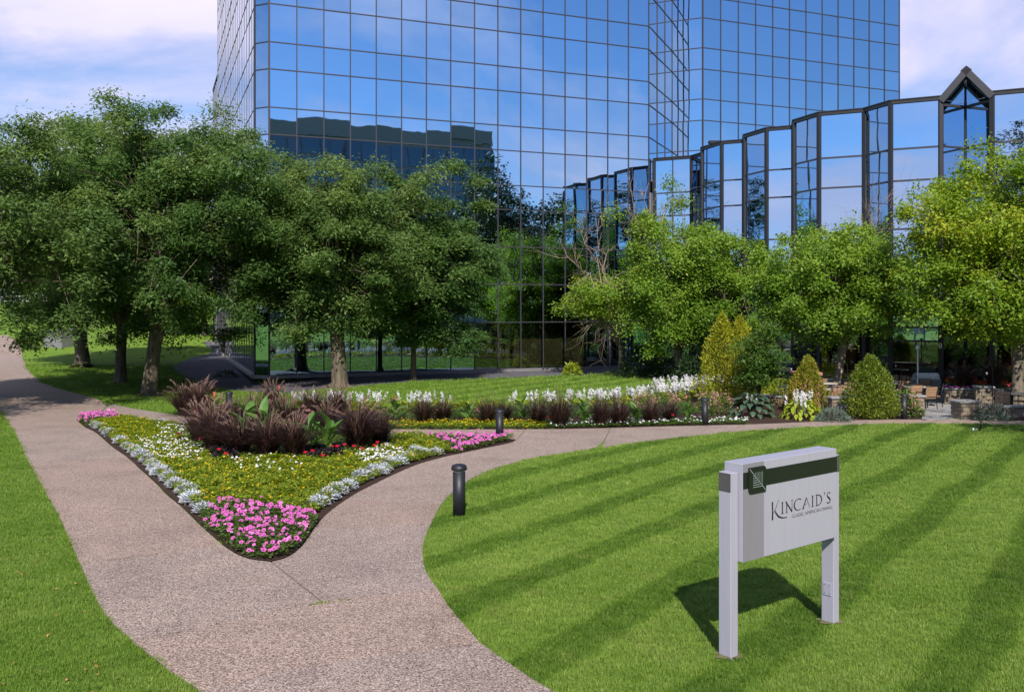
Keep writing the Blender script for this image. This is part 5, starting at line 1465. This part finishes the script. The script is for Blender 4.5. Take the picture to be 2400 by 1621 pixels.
def hosta(base, label, leaves, n, rad, h, scapes, seed, group=None, sh=.55, ls=1.0):
    r = np.random.default_rng(seed)
    root = empty('hosta', (base[0], base[1], gz(base) + .02)); tag(root, label, 'plant', group)
    for k in range(n):
        f = math.sqrt((k + .5) / n); a = k * 2.39996 + r.normal(0, .12)
        z = h * (1 - f ** 2.2) + .05
        o = link('leaf', leaves[k % 3], root, None, (math.cos(a) * rad * f * .82, math.sin(a) * rad * f * .82, z), (r.normal(0, .12), -.25 + f * .95 + r.normal(0, .12), a))
        s = ls * r.uniform(.8, 1.15); o.scale = (s, s, s)
    for k in range(scapes):
        a = r.uniform(0, 6.283); q = rad * r.uniform(0, .75)
        o = link('flower_stalk', SC[k % 3], root, None, (math.cos(a) * q, math.sin(a) * q, h * .3), (r.normal(0, .12), r.normal(0, .12), a))
        s = sh * r.uniform(.8, 1.2); o.scale = (1.0, 1.0, s)
hosta((8.586, 32.329), 'large blue-green hosta with broad leaves beside the mulch', HB, 64, .86, .72, 3, 191, sh=.55, ls=1.0)
hosta((10.18, 31.676), 'bright lime hosta crowned with white flower stalks', HL, 95, .8, .55, 17, 192, sh=.75, ls=1.15)
def hosta_row_mesh(seed, n=70):
    r = np.random.default_rng(seed)
    d = norm(r.normal(size=(n, 3))); d[:, 2] = np.abs(d[:, 2]) * .8
    P = d * np.array([.28, .28, .26]); D = d + np.array([0, 0, -.15]) + r.normal(0, .25, (n, 3)); Nn = d * .5 + np.array([0, 0, 1.0]) + r.normal(0, .25, (n, 3))
    me = quads_mesh('foliage', kites(P, D, Nn, r.uniform(.14, .22, n), r.uniform(.09, .14, n), .45), np.clip(r.normal(.5, .2, n), 0, 1)); me.materials.append(MAT['hosta_lime']); return me
HR = [hosta_row_mesh(195 + i) for i in range(3)]
row = [((-8.111, 34.672), 6), ((-7.535, 34.66), 7), ((-6.963, 34.666), 8), ((-6.393, 34.687), 8), ((-5.718, 34.567), 8), ((-5.209, 34.447), 5), ((-4.082, 34.548), 5), ((-3.5, 34.445), 5), ((-2.935, 34.499), 4), ((-2.449, 34.544), 3), ((-1.799, 34.599), 0), ((-1.228, 34.64), 0), ((-0.655, 34.673), 0),
       ((0.25, 35.199), 3), ((0.832, 35.203), 5), ((1.504, 35.36), 9), ((2.275, 35.665), 7), ((2.974, 35.961), 11), ((3.598, 36.255), 13), ((4.252, 36.723), 13), ((4.923, 37.204), 13), ((5.642, 37.898), 14), ((6.356, 38.649), 15), ((7.089, 39.475), 16), ((7.852, 40.327), 16), ((8.471, 40.74), 12)]
for i, (b, ns) in enumerate(row):
    root = empty('hosta', (b[0], b[1], gz(b) + .02), i * 1.3)
    tag(root, '%s yellow-green hosta in the long back row, %s from the left' % ('white-flowered' if ns else 'flowerless', ORD[i]), 'plant', 'hosta row along the back lawn')
    f = link('foliage', HR[i % 3], root); f.scale = (1.25, 1.25, 1.1)
    r = np.random.default_rng(200 + i)
    for k in range(int(ns * 1.4)):
        a = r.uniform(0, 6.283); q = r.uniform(0, .36)
        o = link('flower_stalk', SC[k % 3], root, None, (math.cos(a) * q, math.sin(a) * q, .12), (r.normal(0, .14), r.normal(0, .14), a))
        s = r.uniform(.45, .68); o.scale = (1.15, 1.15, s)
# a second file of white-flowering hostas deeper in the bed, by the golden arborvitae
for i, b in enumerate(((6.775, 41.554), (7.623, 42.448), (8.464, 43.158), (9.281, 43.642), (10.16, 43.875), (10.835, 44.091))):
    root = empty('hosta', (b[0], b[1], gz(b) + .02), i * 1.7)
    tag(root, 'white-flowering hosta beside the golden arborvitae, %s from the left' % ORD[i], 'plant', 'rear hostas')
    f = link('foliage', HR[i % 3], root); f.scale = (1.25, 1.25, 1.1)
    r = np.random.default_rng(240 + i)
    for k in range(15 if i < 4 else 7):
        a = r.uniform(0, 6.283); q = r.uniform(0, .4)
        o = link('flower_stalk', SC[k % 3], root, None, (math.cos(a) * q, math.sin(a) * q, .12), (r.normal(0, .14), r.normal(0, .14), a)); o.scale = (1.2, 1.2, r.uniform(.5, .75))

# ---- other perennials of the back bed
PG = 'tan-blossomed perennials of the back bed'
for i, (b, rx, rz, lab) in enumerate((((5.0, 34.132), .45, .55, 'tan-blossomed perennial behind the right-hand purple tufts'), ((5.873, 34.523), .5, .6, 'tan-blossomed perennial left of the coral canna'), ((7.525, 32.495), .5, .72, 'tan-blossomed perennial between bollard and blue hosta'),
                                  ((7.298, 33.939), .4, .6, 'tan-blossomed perennial right behind the hosta bollard'), ((10.734, 36.34), .4, .5, 'tan-blossomed perennial between the two big hostas'))):
    make_bush('perennial', lab, b, (rx, rx * .8, rz), 700, 'shrub_leaf', 210 + i, (.07, .04), 'bloom_tan', 420, 'plant', PG)
for i, (b, lab) in enumerate((((-2.676, 30.61), 'rosy sedum between the two leftmost back-bed tufts'), ((-1.424, 31.721), 'rosy sedum behind the low canna'), ((-1.115, 31.445), 'rosy sedum beside the petunia bollard'))):
    make_bush('sedum', lab, b, (.28, .25, .42), 300, 'shrub_leaf', 220 + i, (.06, .035), 'bloom_rose', 160, 'plant', 'rosy sedums')
make_bush('perennial', 'upright leafy perennial among the white flowers', (5.761, 36.938), (.28, .28, .85), 500, 'shrub_leaf', 225, (.10, .035))
make_bush('perennial', 'yellow-green leafy clump behind the big hostas', (11.493, 40.531), (.7, .5, .5), 700, 'hosta_lime', 226, (.12, .05), cat='plant')
make_bush('perennial', 'purple-headed perennial behind the blue hosta', (10.411, 38.314), (.4, .3, .7), 350, 'shrub_leaf', 227, (.08, .04), 'bloom_purple', 90, 'plant')
EDGE_Y = [(-3.88, 28.507), (1.072, 28.342), (1.285, 30.217), (-4.287, 30.235)]
carpet('lantana_edging', 'low yellow-flowered edging along the left part of the back bed', EDGE_Y, 1300, .16, (.055, .033), 'lantana_leaf', 231)
dots('lantana_blossom', 'golden flowers of the edging along the back bed', EDGE_Y, 420, .17, .042, 'bloom_yellow', 232)
EDGE_W = [(1.141, 28.405), (2.226, 28.55), (3.148, 28.833), (5.307, 29.475), (7.782, 29.939), (8.086, 30.829), (6.414, 30.844), (4.34, 30.609), (2.417, 30.088), (1.338, 29.808)]
carpet('vinca_edging', 'low green edging with white flowers along the right part of the back bed', EDGE_W, 1100, .15, (.06, .03), 'shrub_leaf', 233)
dots('vinca_blossom', 'white flowers of the edging along the back bed', EDGE_W, 330, .17, .055, 'bloom_white', 234)
MIDB = [(-4.628, 30.6), (5.316, 31.245), (6.764, 32.529), (6.893, 36.463), (3.286, 34.766), (-4.617, 32.562)]
carpet('undergrowth', 'mixed green undergrowth filling the back bed', MIDB, 420, .30, (.10, .035), 'shrub_leaf', 235)
# grass tufts in the right bed
for i, (b, h) in enumerate((((17.404, 34.352), .28), ((18.077, 33.261), .36), ((18.213, 32.799), .34))):
    r = np.random.default_rng(250 + i)
    me = blade_clump('blades', 120, .12, h, .012, 250 + i, .4); me.materials.append(MAT['grass_blade'])
    o = link('grass_tuft', me, None, None, (b[0], b[1], gz(b)))
    tag(o, 'green grass tuft in the right mulch bed, %s from the walk' % ORD[i], 'plant', 'grass tufts by the walk')

# ================================================================== bollards
def bollard(b, label, h=.90):
    root = empty('bollard_light', (b[0], b[1], gz(b))); tag(root, label, 'bollard', 'black bollard lights')
    mb = MB(); mb.lathe([(.0, -.05), (.108, -.05), (.108, h - .135), (.0, h - .135)], 24); mb.build('shaft', MAT['bollard_paint'], root)
    mb = MB(); mb.lathe([(.0, h - .135), (.098, h - .135), (.098, h - .10), (0, h - .10)], 24); mb.build('light_band', MAT['bollard_light'], root)
    mb = MB(); mb.lathe([(0, h - .10), (.134, h - .10), (.138, h - .085), (.134, h - .05), (.115, h - .015), (.07, h), (0, h + .002)], 28); mb.build('cap', MAT['bollard_paint'], root)
bollard((-0.916, 15.636), 'nearest black bollard, on the lawn edge by the fork')
bollard((-0.348, 25.415), 'black bollard standing among the right petunias')
bollard((6.355, 29.749), 'black bollard at the back bed beside the tan perennials')
bollard((13.678, 31.493), 'black bollard on the mulch left of the terrace walk')
bollard((-10.152, 32.4), 'farthest black bollard, behind the left fountain grass')

# ================================================================== the restaurant sign
pl, pr = Vector((2.113, 8.818)), Vector((3.479, 9.869))
u2 = (pr - pl).normalized(); sl = (pr - pl).length
sz_ = (gz(pl) + gz(pr)) / 2
sign = empty('restaurant_sign', (pl.x, pl.y, sz_), math.atan2(u2.y, u2.x))
tag(sign, 'grey two-post restaurant sign with green band standing on the lawn', 'sign')
HP = 1.83
for i, x in enumerate((0.0, sl)):
    mb = MB(); mb.bbox(x - .055, x + .055, -.073, .073, -0.12, HP, .004); mb.build('post', MAT['sign_paint'], sign)
mb = MB(); mb.box(-.0575, -.0555, -.0725, .0725, HP - .185, HP - .005); mb.build('post_band', MAT['sign_post_band'], sign)
mb = MB(); mb.box(sl - .012, sl + .0575, -.0755, -.0735, HP - .185, HP - .005); mb.box(sl + .0555, sl + .0575, -.0735, .0725, HP - .185, HP - .005); mb.build('post_band', MAT['sign_post_band'], sign)
mb = MB(); mb.bbox(sl - .0625, sl - .0555, -.05, .05, 0.30, 0.44, .002); cp = mb.build('cover_plate', MAT['sign_paint'], sign)
for a in (-.03, .03):
    for z in (.325, .415):
        mb = MB(); mb.tube([(sl - .0625, a, z), (sl - .0655, a, z)], .005, 8); mb.build('screw', MAT['sign_post_band'], cp)
x0, x1, zb0, zb1 = .062, sl - .075, .96, 1.915
mb = MB(); mb.bbox(x0, x1, -.125, .10, zb0, zb1, .004); mb.build('panel', MAT['sign_paint'], sign)
L_ = x1 - x0
gx = x0 + L_ * .205
mb = MB(); mb.box(x0 + .001, gx, -.1275, -.1255, zb0 + .002, zb1 - .002); mb.build('grey_strip', MAT['sign_grey'], sign)
mb = MB(); mb.box(x0 + .0005, x1 - .0005, -.1305, -.1285, zb1 - .245, zb1 - .085); mb.build('green_band', MAT['sign_band'], sign)
# emblem: rounded dark tile with a diagonal and two hatched halves
ex0, ex1, ez0, ez1 = x0 + .075, x0 + .345, zb1 - .300, zb1 - .045
mb = MB(); c = .035
ring = [(ex0 + c, ez0), (ex1, ez0), (ex1, ez1 - c), (ex1 - c * .3, ez1 - c * .3), (ex1 - c, ez1), (ex0, ez1), (ex0, ez0 + c), (ex0 + c * .3, ez0 + c * .3)]
m = len(ring)
mb.add([(a, -.142, b) for a, b in ring] + [(a, -.1305, b) for a, b in ring], [list(range(m))] + [[i, (i + 1) % m, m + (i + 1) % m, m + i] for i in range(m)])
em = mb.build('emblem', MAT['sign_band'], sign)
def ribbon(mb, pts, ws, y, mi=0):
    """flat stroke in the sign plane through pts (x,z) with widths ws"""
    vs = []
    for i, p in enumerate(pts):
        a = Vector(pts[max(0, i - 1)]); b = Vector(pts[min(len(pts) - 1, i + 1)])
        d = (b - a).normalized(); nn = Vector((-d.y, d.x)) * ws[i] * .5
        vs.append((p[0] + nn.x, y, p[1] + nn.y)); vs.append((p[0] - nn.x, y, p[1] - nn.y))
    mb.add(vs, [(2 * i, 2 * i + 1, 2 * i + 3, 2 * i + 2) for i in range(len(pts) - 1)], mi)
mb = MB()
ew, eh = ex1 - ex0, ez1 - ez0
ribbon(mb, [(ex0 + .01, ez1 - .012), (ex1 - .01, ez0 + .012)], [.006, .006], -.1445)
for k in range(6):
    f = .32 + .085 * k
    ribbon(mb, [(ex0 + ew * .22, ez1 - eh * (f + .02)), (ex0 + ew * (f - .02), ez1 - eh * (f + .02))], [.005, .005], -.1445)
    g = .36 + .082 * k
    ribbon(mb, [(ex0 + ew * g, ez1 - eh * .20), (ex0 + ew * g, ez1 - eh * (g - .05))], [.004, .004], -.1445)
mb.build('emblem_lines', MAT['sign_line'], em)
# lettering: calligraphic capitals drawn as strokes
def ux(q):  # picture fraction along the panel to length along it
    return x0 + L_ * q
mb = MB()
base_z = zb1 - .565; cap = .112
def S(pts, ws): ribbon(mb, [(a, base_z + b * cap) for a, b in pts], [w * .0155 for w in ws], -.1285)
def arc(cx_, cz_, rx, rz, a0, a1, n=12): return [(cx_ + rx * math.cos(R(a0 + (a1 - a0) * i / n)), cz_ + rz * math.sin(R(a0 + (a1 - a0) * i / n))) for i in range(n + 1)]
kx = ux(.292)
S([(kx, 1.25), (kx + .002, .4), (kx, -.38)], [1.35, 1.1, 1.5])
S([(kx + .10, 1.3), (kx + .055, .62), (kx + .012, .18)], [.35, .5, .45])
S([(kx + .036, .45), (kx + .062, .12), (kx + .10, -.18), (kx + .15, -.36), (kx + .21, -.42), (kx + .235, -.41)], [.5, 1.05, 1.15, .85, .5, .9])
def serif_i(x):
    S([(x, 1), (x, 0)], [.95, .95]); S([(x - .016, 1.0), (x + .016, 1.02)], [.4, .4]); S([(x - .018, 0.0), (x + .018, .01)], [.4, .4])
serif_i(ux(.395))
nx_ = ux(.440)
S([(nx_, 1.0), (nx_, 0)], [.75, .75]); S([(nx_ - .014, 1.0), (nx_ + .09, -.02)], [.9, 1.05]); S([(nx_ + .09, -.02), (nx_ + .09, 1.0)], [.5, .35]); S([(nx_ + .075, 1.0), (nx_ + .105, 1.02)], [.35, .35]); S([(nx_ - .017, 0), (nx_ + .017, .01)], [.4, .4])
cxx = ux(.553)
S(arc(cxx + .02, .5, .072, .52, 55, 305), [.9, .5, .4, .5, .8, 1.1, 1.15, 1.1, .9, .6, .45, .4, .3])
ax = ux(.615)
S([(ax, 0), (ax + .062, .98)], [1.1, .8]); S([(ax + .058, 1.0), (ax + .118, .02)], [.35, .3]); S([(ax + .022, .32), (ax + .08, .42)], [.25, .2]); S([(ax - .012, 0), (ax + .02, .01)], [.4, .4])
serif_i(ux(.722))
dx_ = ux(.768)
S([(dx_, 1.0), (dx_, 0)], [.85, .85]); S([(dx_ - .018, 1.0)] + [(a, b) for a, b in arc(dx_ + .01, .5, .078, .5, 90, -90)] + [(dx_ - .018, 0)], [.5, .45, .5, .6, .75, .95, 1.05, 1.1, 1.0, .9, .7, .55, .5, .45, .4])
S([(ux(.858), 1.12), (ux(.854), .86)], [.9, .35])
sx_ = ux(.888)
S([(sx_ + .055, .86), (sx_ + .04, 1.0), (sx_ + .012, 1.0), (sx_ - .005, .82), (sx_ + .006, .64), (sx_ + .035, .46), (sx_ + .055, .28), (sx_ + .048, .08), (sx_ + .02, -.02), (sx_ - .008, .10)], [.8, .45, .45, .75, 1.0, 1.25, 1.2, .9, .55, .8])
o = mb.build('lettering', MAT['letter_ink'], sign); o['kind'] = 'stuff'
tl = flat_text('tagline', 'CLASSIC AMERICAN DINING', 0.050, MAT['letter_ink'], sign, (ux(.722), -.1285, zb1 - .618), (R(90), 0, 0), 0, 0.0004, -0.0012)
tl.scale = (1.12, 1, 1)

for p_ in (pl, pr):
    q = [(p_.x + (.13 + .05 * math.sin(k * 2.9)) * math.cos(k * .524), p_.y + (.12 + .04 * math.cos(k * 1.7)) * math.sin(k * .524)) for k in range(12)]
    o = sheet('bare_soil', q, 0.03, MAT['dry_soil'], 0.3); o['kind'] = 'structure'
# ================================================================== terrace furniture and walls
def chair_tree():
    root = empty('terrace_chair')
    mb = MB(); mb.bbox(-.25, .25, -.24, .24, .42, .45, .008); mb.build('seat', MAT['chair_sling'], root)
    for k in range(6):
        mb = MB(); mb.bbox(-.24, .24, .235 + k * .012, .255 + k * .012, .50 + k * .065, .555 + k * .065, .004); mb.build('back_slat', MAT['chair_sling'], root)
    for sx in (-1, 1):
        mb = MB(); mb.tube([(sx * .26, -.25, 0), (sx * .26, -.23, .64)], .016, 6); mb.build('leg', MAT['black_metal'], root)
        mb = MB(); mb.tube([(sx * .26, .30, 0), (sx * .26, .23, .45), (sx * .26, .325, .92)], .016, 6); mb.build('leg', MAT['black_metal'], root)
        mb = MB(); mb.tube([(sx * .26, -.25, .64), (sx * .26, 0, .66), (sx * .26, .26, .64)], .018, 6); mb.build('armrest', MAT['black_metal'], root)
    mb = MB(); mb.tube([(-.26, .325, .92), (.26, .325, .92)], .016, 6); mb.build('top_rail', MAT['black_metal'], root)
    return root
ch0 = chair_tree(); used = False
chs = [((12.106, 34.2), 200, 'terrace chair left of the rounded arborvitae, leftmost of four'), ((13.019, 35.5), 170, 'terrace chair left of the rounded arborvitae, second of four'), ((12.571, 33.8), 185, 'terrace chair left of the rounded arborvitae, nearest of four'), ((13.912, 37.5), 185, 'terrace chair under the twisted tree, farthest of four'),
       ((16.594, 38.5), 180, 'terrace chair behind the rounded arborvitae, left one at the far table'), ((17.784, 39.2), 180, 'terrace chair facing away before the terrace door'), ((15.958, 36.0), 190, 'terrace chair at the middle table, left one'), ((16.153, 35.2), 195, 'terrace chair nearest the walk with all legs showing'),
       ((16.937, 36.2), 245, 'terrace chair seen from the side at the walk'), ((18.043, 33.2), 150, 'terrace chair behind the low right wall'), ((19.056, 33.8), 215, 'terrace chair at the right picture edge'), ((13.637, 39.8), 160, 'terrace chair in shade behind the pink pillar')]
for b, rz, lab in chs:
    c = ch0 if not used else copy_tree(ch0)
    used = True
    c.location = (b[0], b[1], gz(b) + .02); c.rotation_euler = (0, 0, R(rz)); tag(c, lab, 'chair', 'brown slatted terrace chairs')
def table(b, label, r=.5, h=.74):
    root = empty('terrace_table', (b[0], b[1], gz(b) + .02)); tag(root, label, 'table', 'round terrace tables')
    mb = MB(); mb.lathe([(0, h - .03), (r, h - .03), (r + .008, h - .015), (r, h), (0, h)], 28); mb.build('table_top', MAT['table_top'], root)
    mb = MB(); mb.tube([(0, 0, .03), (0, 0, h - .03)], .04, 10); mb.build('pedestal', MAT['black_metal'], root)
    mb = MB(); mb.lathe([(0, 0), (.26, 0), (.24, .02), (.05, .035), (0, .035)], 16); mb.build('foot', MAT['black_metal'], root)
table((12.595, 35.3), 'round table between the four chairs under the twisted tree')
table((16.311, 39.0), 'round table behind the rounded arborvitae')
table((16.613, 37.2), 'round table at the middle of the terrace')
table((18.776, 33.9), 'round table behind the low right wall')
table((13.477, 38.8), 'shaded round table behind the pink pillar')
gr = empty('serving_cart', (*(18.612, 40.6), 0.02)); tag(gr, 'silver covered serving cart beside the terrace door', 'cart')
mb = MB(); mb.bbox(-.55, .55, -.3, .3, .35, .8, .03); mb.build('body', MAT['grey_metal'], gr)
mb = MB()
for k in range(9):
    t0, t1 = math.pi * k / 9, math.pi * (k + 1) / 9
    mb.add([(-.5, -.28 * math.cos(t0), .8 + .26 * math.sin(t0)), (.5, -.28 * math.cos(t0), .8 + .26 * math.sin(t0)), (.5, -.28 * math.cos(t1), .8 + .26 * math.sin(t1)), (-.5, -.28 * math.cos(t1), .8 + .26 * math.sin(t1))], [(0, 1, 2, 3)], 0, True)
mb.build('cover', MAT['white_metal'], gr)
for sx in (-.5, .5):
    for sy in (-.25, .25):
        mb = MB(); mb.tube([(sx, sy, 0), (sx, sy, .4)], .02, 6); mb.build('leg', MAT['black_metal'], gr)
um = empty('umbrella_pole', (*(17.348, 38.6), 0.02)); tag(um, 'white umbrella pole standing before the terrace door', 'pole')
mb = MB(); mb.tube([(0, 0, 0), (0, 0, 2.35)], .028, 8); mb.build('pole', MAT['white_metal'], um)
mb = MB(); mb.lathe([(0, 2.2), (.07, 2.22), (.09, 2.3), (.05, 2.38), (0, 2.4)], 12); mb.build('cap', MAT['white_metal'], um)
ur = empty('patio_umbrella', (*(21.054, 37.5), 0.02)); tag(ur, 'closed dark red umbrella at the right edge of the terrace', 'umbrella')
mb = MB(); mb.tube([(0, 0, 0), (0, 0, 3.0)], .03, 8); mb.build('pole', MAT['black_metal'], ur)
mb = MB(); mb.lathe([(.05, 1.0), (.2, 1.15), (.17, 1.9), (.1, 2.6), (.02, 2.95)], 12); mb.build('canopy', MAT['umbrella_red'], ur)
# shepherd hooks
for i, (px, D, lab) in enumerate(((1868, 34.5, 'thin black shepherd hook by the pink stone pillar'), (1986, 33.0, 'thin black shepherd hook left of the rounded arborvitae'), (2327, 32.6, 'thin black shepherd hook behind the low right wall'), (2112, 38.0, 'thin black shepherd hook before the terrace door'))):
    b = ((px - 1200) / 2116 * D, D)
    root = empty('shepherd_hook', (b[0], b[1], gz(b))); tag(root, lab, 'hook')
    pts_ = [(0, 0, 0), (0, 0, 1.75)] + [(-.11 + .11 * math.cos(t), 0, 1.75 + .16 * math.sin(t)) for t in (.4, .9, 1.4, 1.9, 2.4, 2.9, 3.3)]
    mb = MB(); mb.tube(pts_, .011, 6); mb.build('rod', MAT['black_metal'], root)
    mb = MB(); mb.lathe([(0, 0), (.03, .0), (.035, .08), (.012, .1), (0, .12)], 10, c=(-.22, 0, 1.5)); mb.build('lantern', MAT['grey_metal'], root)

def stone_wall(name, label, a, b, h, d=.34, course=.16, cap=.07, blk_len=.42, z=None, capm='cap_stone', stone='patio_stone'):
    a, b = Vector(a), Vector(b); v = b - a; Ln = v.length; yaw = math.atan2(v.y, v.x)
    zz = min(gz(a), gz(b)) if z is None else z
    root = empty(name, (a.x, a.y, zz), yaw); tag(root, label, 'wall')
    r = random.Random(int(a.x * 100))
    nc = max(1, round(h / course)); ch = h / nc
    for j in range(nc):
        x = -(j % 2) * blk_len * .5
        while x < Ln - .01:
            w = blk_len * r.uniform(.85, 1.2)
            s0, s1 = max(0, x), min(Ln, x + w)
            if s1 - s0 > .05:
                t = r.uniform(-.008, .008)
                mb = MB(); mb.bbox(s0 + .006, s1 - .006, -d / 2 + t, d / 2 - t, j * ch + .006 - (.1 if j == 0 else 0), (j + 1) * ch - .004, .012)
                mb.build('stone', MAT[stone], root)
            x += w
    n = max(1, round(Ln / .9)); w = Ln / n
    for k in range(n):
        mb = MB(); mb.bbox(k * w - (.05 if k == 0 else -.004), (k + 1) * w + (.05 if k == n - 1 else -.004), -d / 2 - .05, d / 2 + .05, h, h + cap, .012); mb.build('cap_stone', MAT[capm], root)
    return root
stone_wall('pillar', 'square stone pillar with slab cap right of the terrace walk', (15.531, 31.6), (16.21, 31.7), .60, .60)
stone_wall('pillar', 'square stone pillar left of the terrace walk behind the tan shrub', (14.56, 33.2), (15.062, 33.2), .66, .5)
stone_wall('garden_wall', 'low stone wall running right from the walk pillar', (16.496, 32.2), (21.21, 33.0), .36, .32)
stone_wall('garden_wall', 'low stone seat wall behind the rounded arborvitae', (11.583, 32.9), (14.616, 33.4), .62, .34)
stone_wall('garden_wall', 'low curved seat wall end left of the pink pillar', (10.087, 36.8), (11.263, 36.0), .34, .4)
stone_wall('planter', 'raised stone planter full of bright flowers by the terrace door', (17.983, 37.6), (21.159, 36.4), .62, .5)
stone_wall('pillar', 'capped stone pillar in the middle of the flower planter', (18.545, 36.2), (19.157, 36.0), .80, .5)
stone_wall('fountain_pillar', 'pinkish stone pillar with a broad flat cap on the terrace', (11.138, 35.6), (12.046, 35.6), 1.28, .8, .22, .13, .5, capm='pink_stone', stone='pink_stone')
stone_wall('fountain_pillar', 'pinkish stone step at the foot of the pink pillar', (10.751, 35.0), (11.413, 35.0), .55, .3, .2, .06, .5, stone='pink_stone')
PB = [(18.18, 37.9), (21.333, 36.7), (21.74, 37.4), (18.516, 38.6)]
o = carpet('planter_foliage', 'leafy bedding filling the raised terrace planter', PB, 700, .34, (.09, .05), 'shrub_leaf', 261); o.location.z = .55
o = dots('planter_blossom', 'red, orange and yellow flowers in the raised terrace planter', PB, 420, .40, .085, 'bloom_mixed', 262, facing=.8); o.location.z = .56
PB2 = [(17.94, 37.4), (19.06, 37.0), (19.266, 37.4), (18.132, 37.8)]
o = dots('planter_blossom', 'purple flowers trailing over the planter edge', PB2, 150, .22, .085, 'bloom_purple', 263, facing=.9); o.location.z = .5
for i, (px, D, s, lab) in enumerate(((2258, 37.6, .95, 'tan plumed grass in the raised planter, left one'), (2330, 37.2, 1.25, 'tall purple plumed grass in the raised planter'))):
    fountain(((px - 1200) / 2116 * D, D), s, 1.0, lab, 'planter grasses', FG, i, i)
    bpy.context.view_layer.update()
for o in list(bpy.data.objects):
    if o.get('group') == 'planter grasses': o.location.z += .6
canna((20.612, 36.9), .85, 9, 'large green canna with a red flower in the raised planter', 'bloom_red', 264, 1.3)
bpy.data.objects[[o.name for o in bpy.data.objects if o.get('label', '').startswith('large green canna')][0]].location.z += .6

# ================================================================== small fittings
sp = empty('spotlight', (*(11.619, 31.6), 0)); sp.location.z = gz(sp.location); tag(sp, 'black twin-headed garden spotlight in the mulch left of the rounded arborvitae', 'spotlight')
for dx in (-.09, .09):
    mb = MB(); mb.lathe([(0, 0), (.075, .0), (.085, .05), (.085, .22), (.06, .26), (0, .26)], 16); o = mb.build('lamp_head', MAT['black_metal'], sp, (dx, 0, .36), (R(-62), 0, R(dx * 200)))
mb = MB(); mb.tube([(0, 0, -.05), (0, 0, .4)], .02, 8); mb.tube([(-.1, 0, .38), (.1, 0, .38)], .018, 6); mb.build('stake', MAT['black_metal'], sp)
b = (14.378, 27.911)
sp = empty('spotlight', (b[0], b[1], gz(b))); tag(sp, 'small black floodlight tilted up on the far lawn edge', 'spotlight')
mb = MB(); mb.bbox(-.10, .10, -.025, .025, -.14, .14, .01); mb.build('lamp_head', MAT['black_metal'], sp, (.10, 0, .19), (R(10), R(-22), R(65)))
mb = MB(); mb.tube([(-.12, 0, -.04), (-.12, 0, .13)], .035, 10); mb.build('junction_box', MAT['grey_metal'], sp)
mb = MB(); mb.tube([(-.1, 0, .06), (.09, 0, .10)], .012, 6); mb.build('arm', MAT['grey_metal'], sp)
# grey wall and pale building seen far left under the trees
mb = MB(); mb.bbox(-1.0, 1.1, -.3, 2.5, -.6, 1.5, .03)
b = (-38.503, 76.0); o = mb.build('retaining_wall', MAT['concrete_dark'], None, (b[0], b[1], gz(b)), (0, 0, R(-20))); tag(o, 'grey concrete wall end beside the far path under the trees', 'wall')
hb = empty('far_building', (-58, 165, 4.4)); tag(hb, 'pale pinkish building far off behind the left trees', 'building')
mb = MB(); mb.box(-16, 30, 0, 14, 0, 6.5); mb.build('body', MAT['far_wall'], hb)
for k in range(9):
    mb = MB(); mb.box(-14 + k * 4.7, -11.2 + k * 4.7, -.08, 0.02, 1.6, 4.2); mb.build('window', MAT['far_glass'], hb)
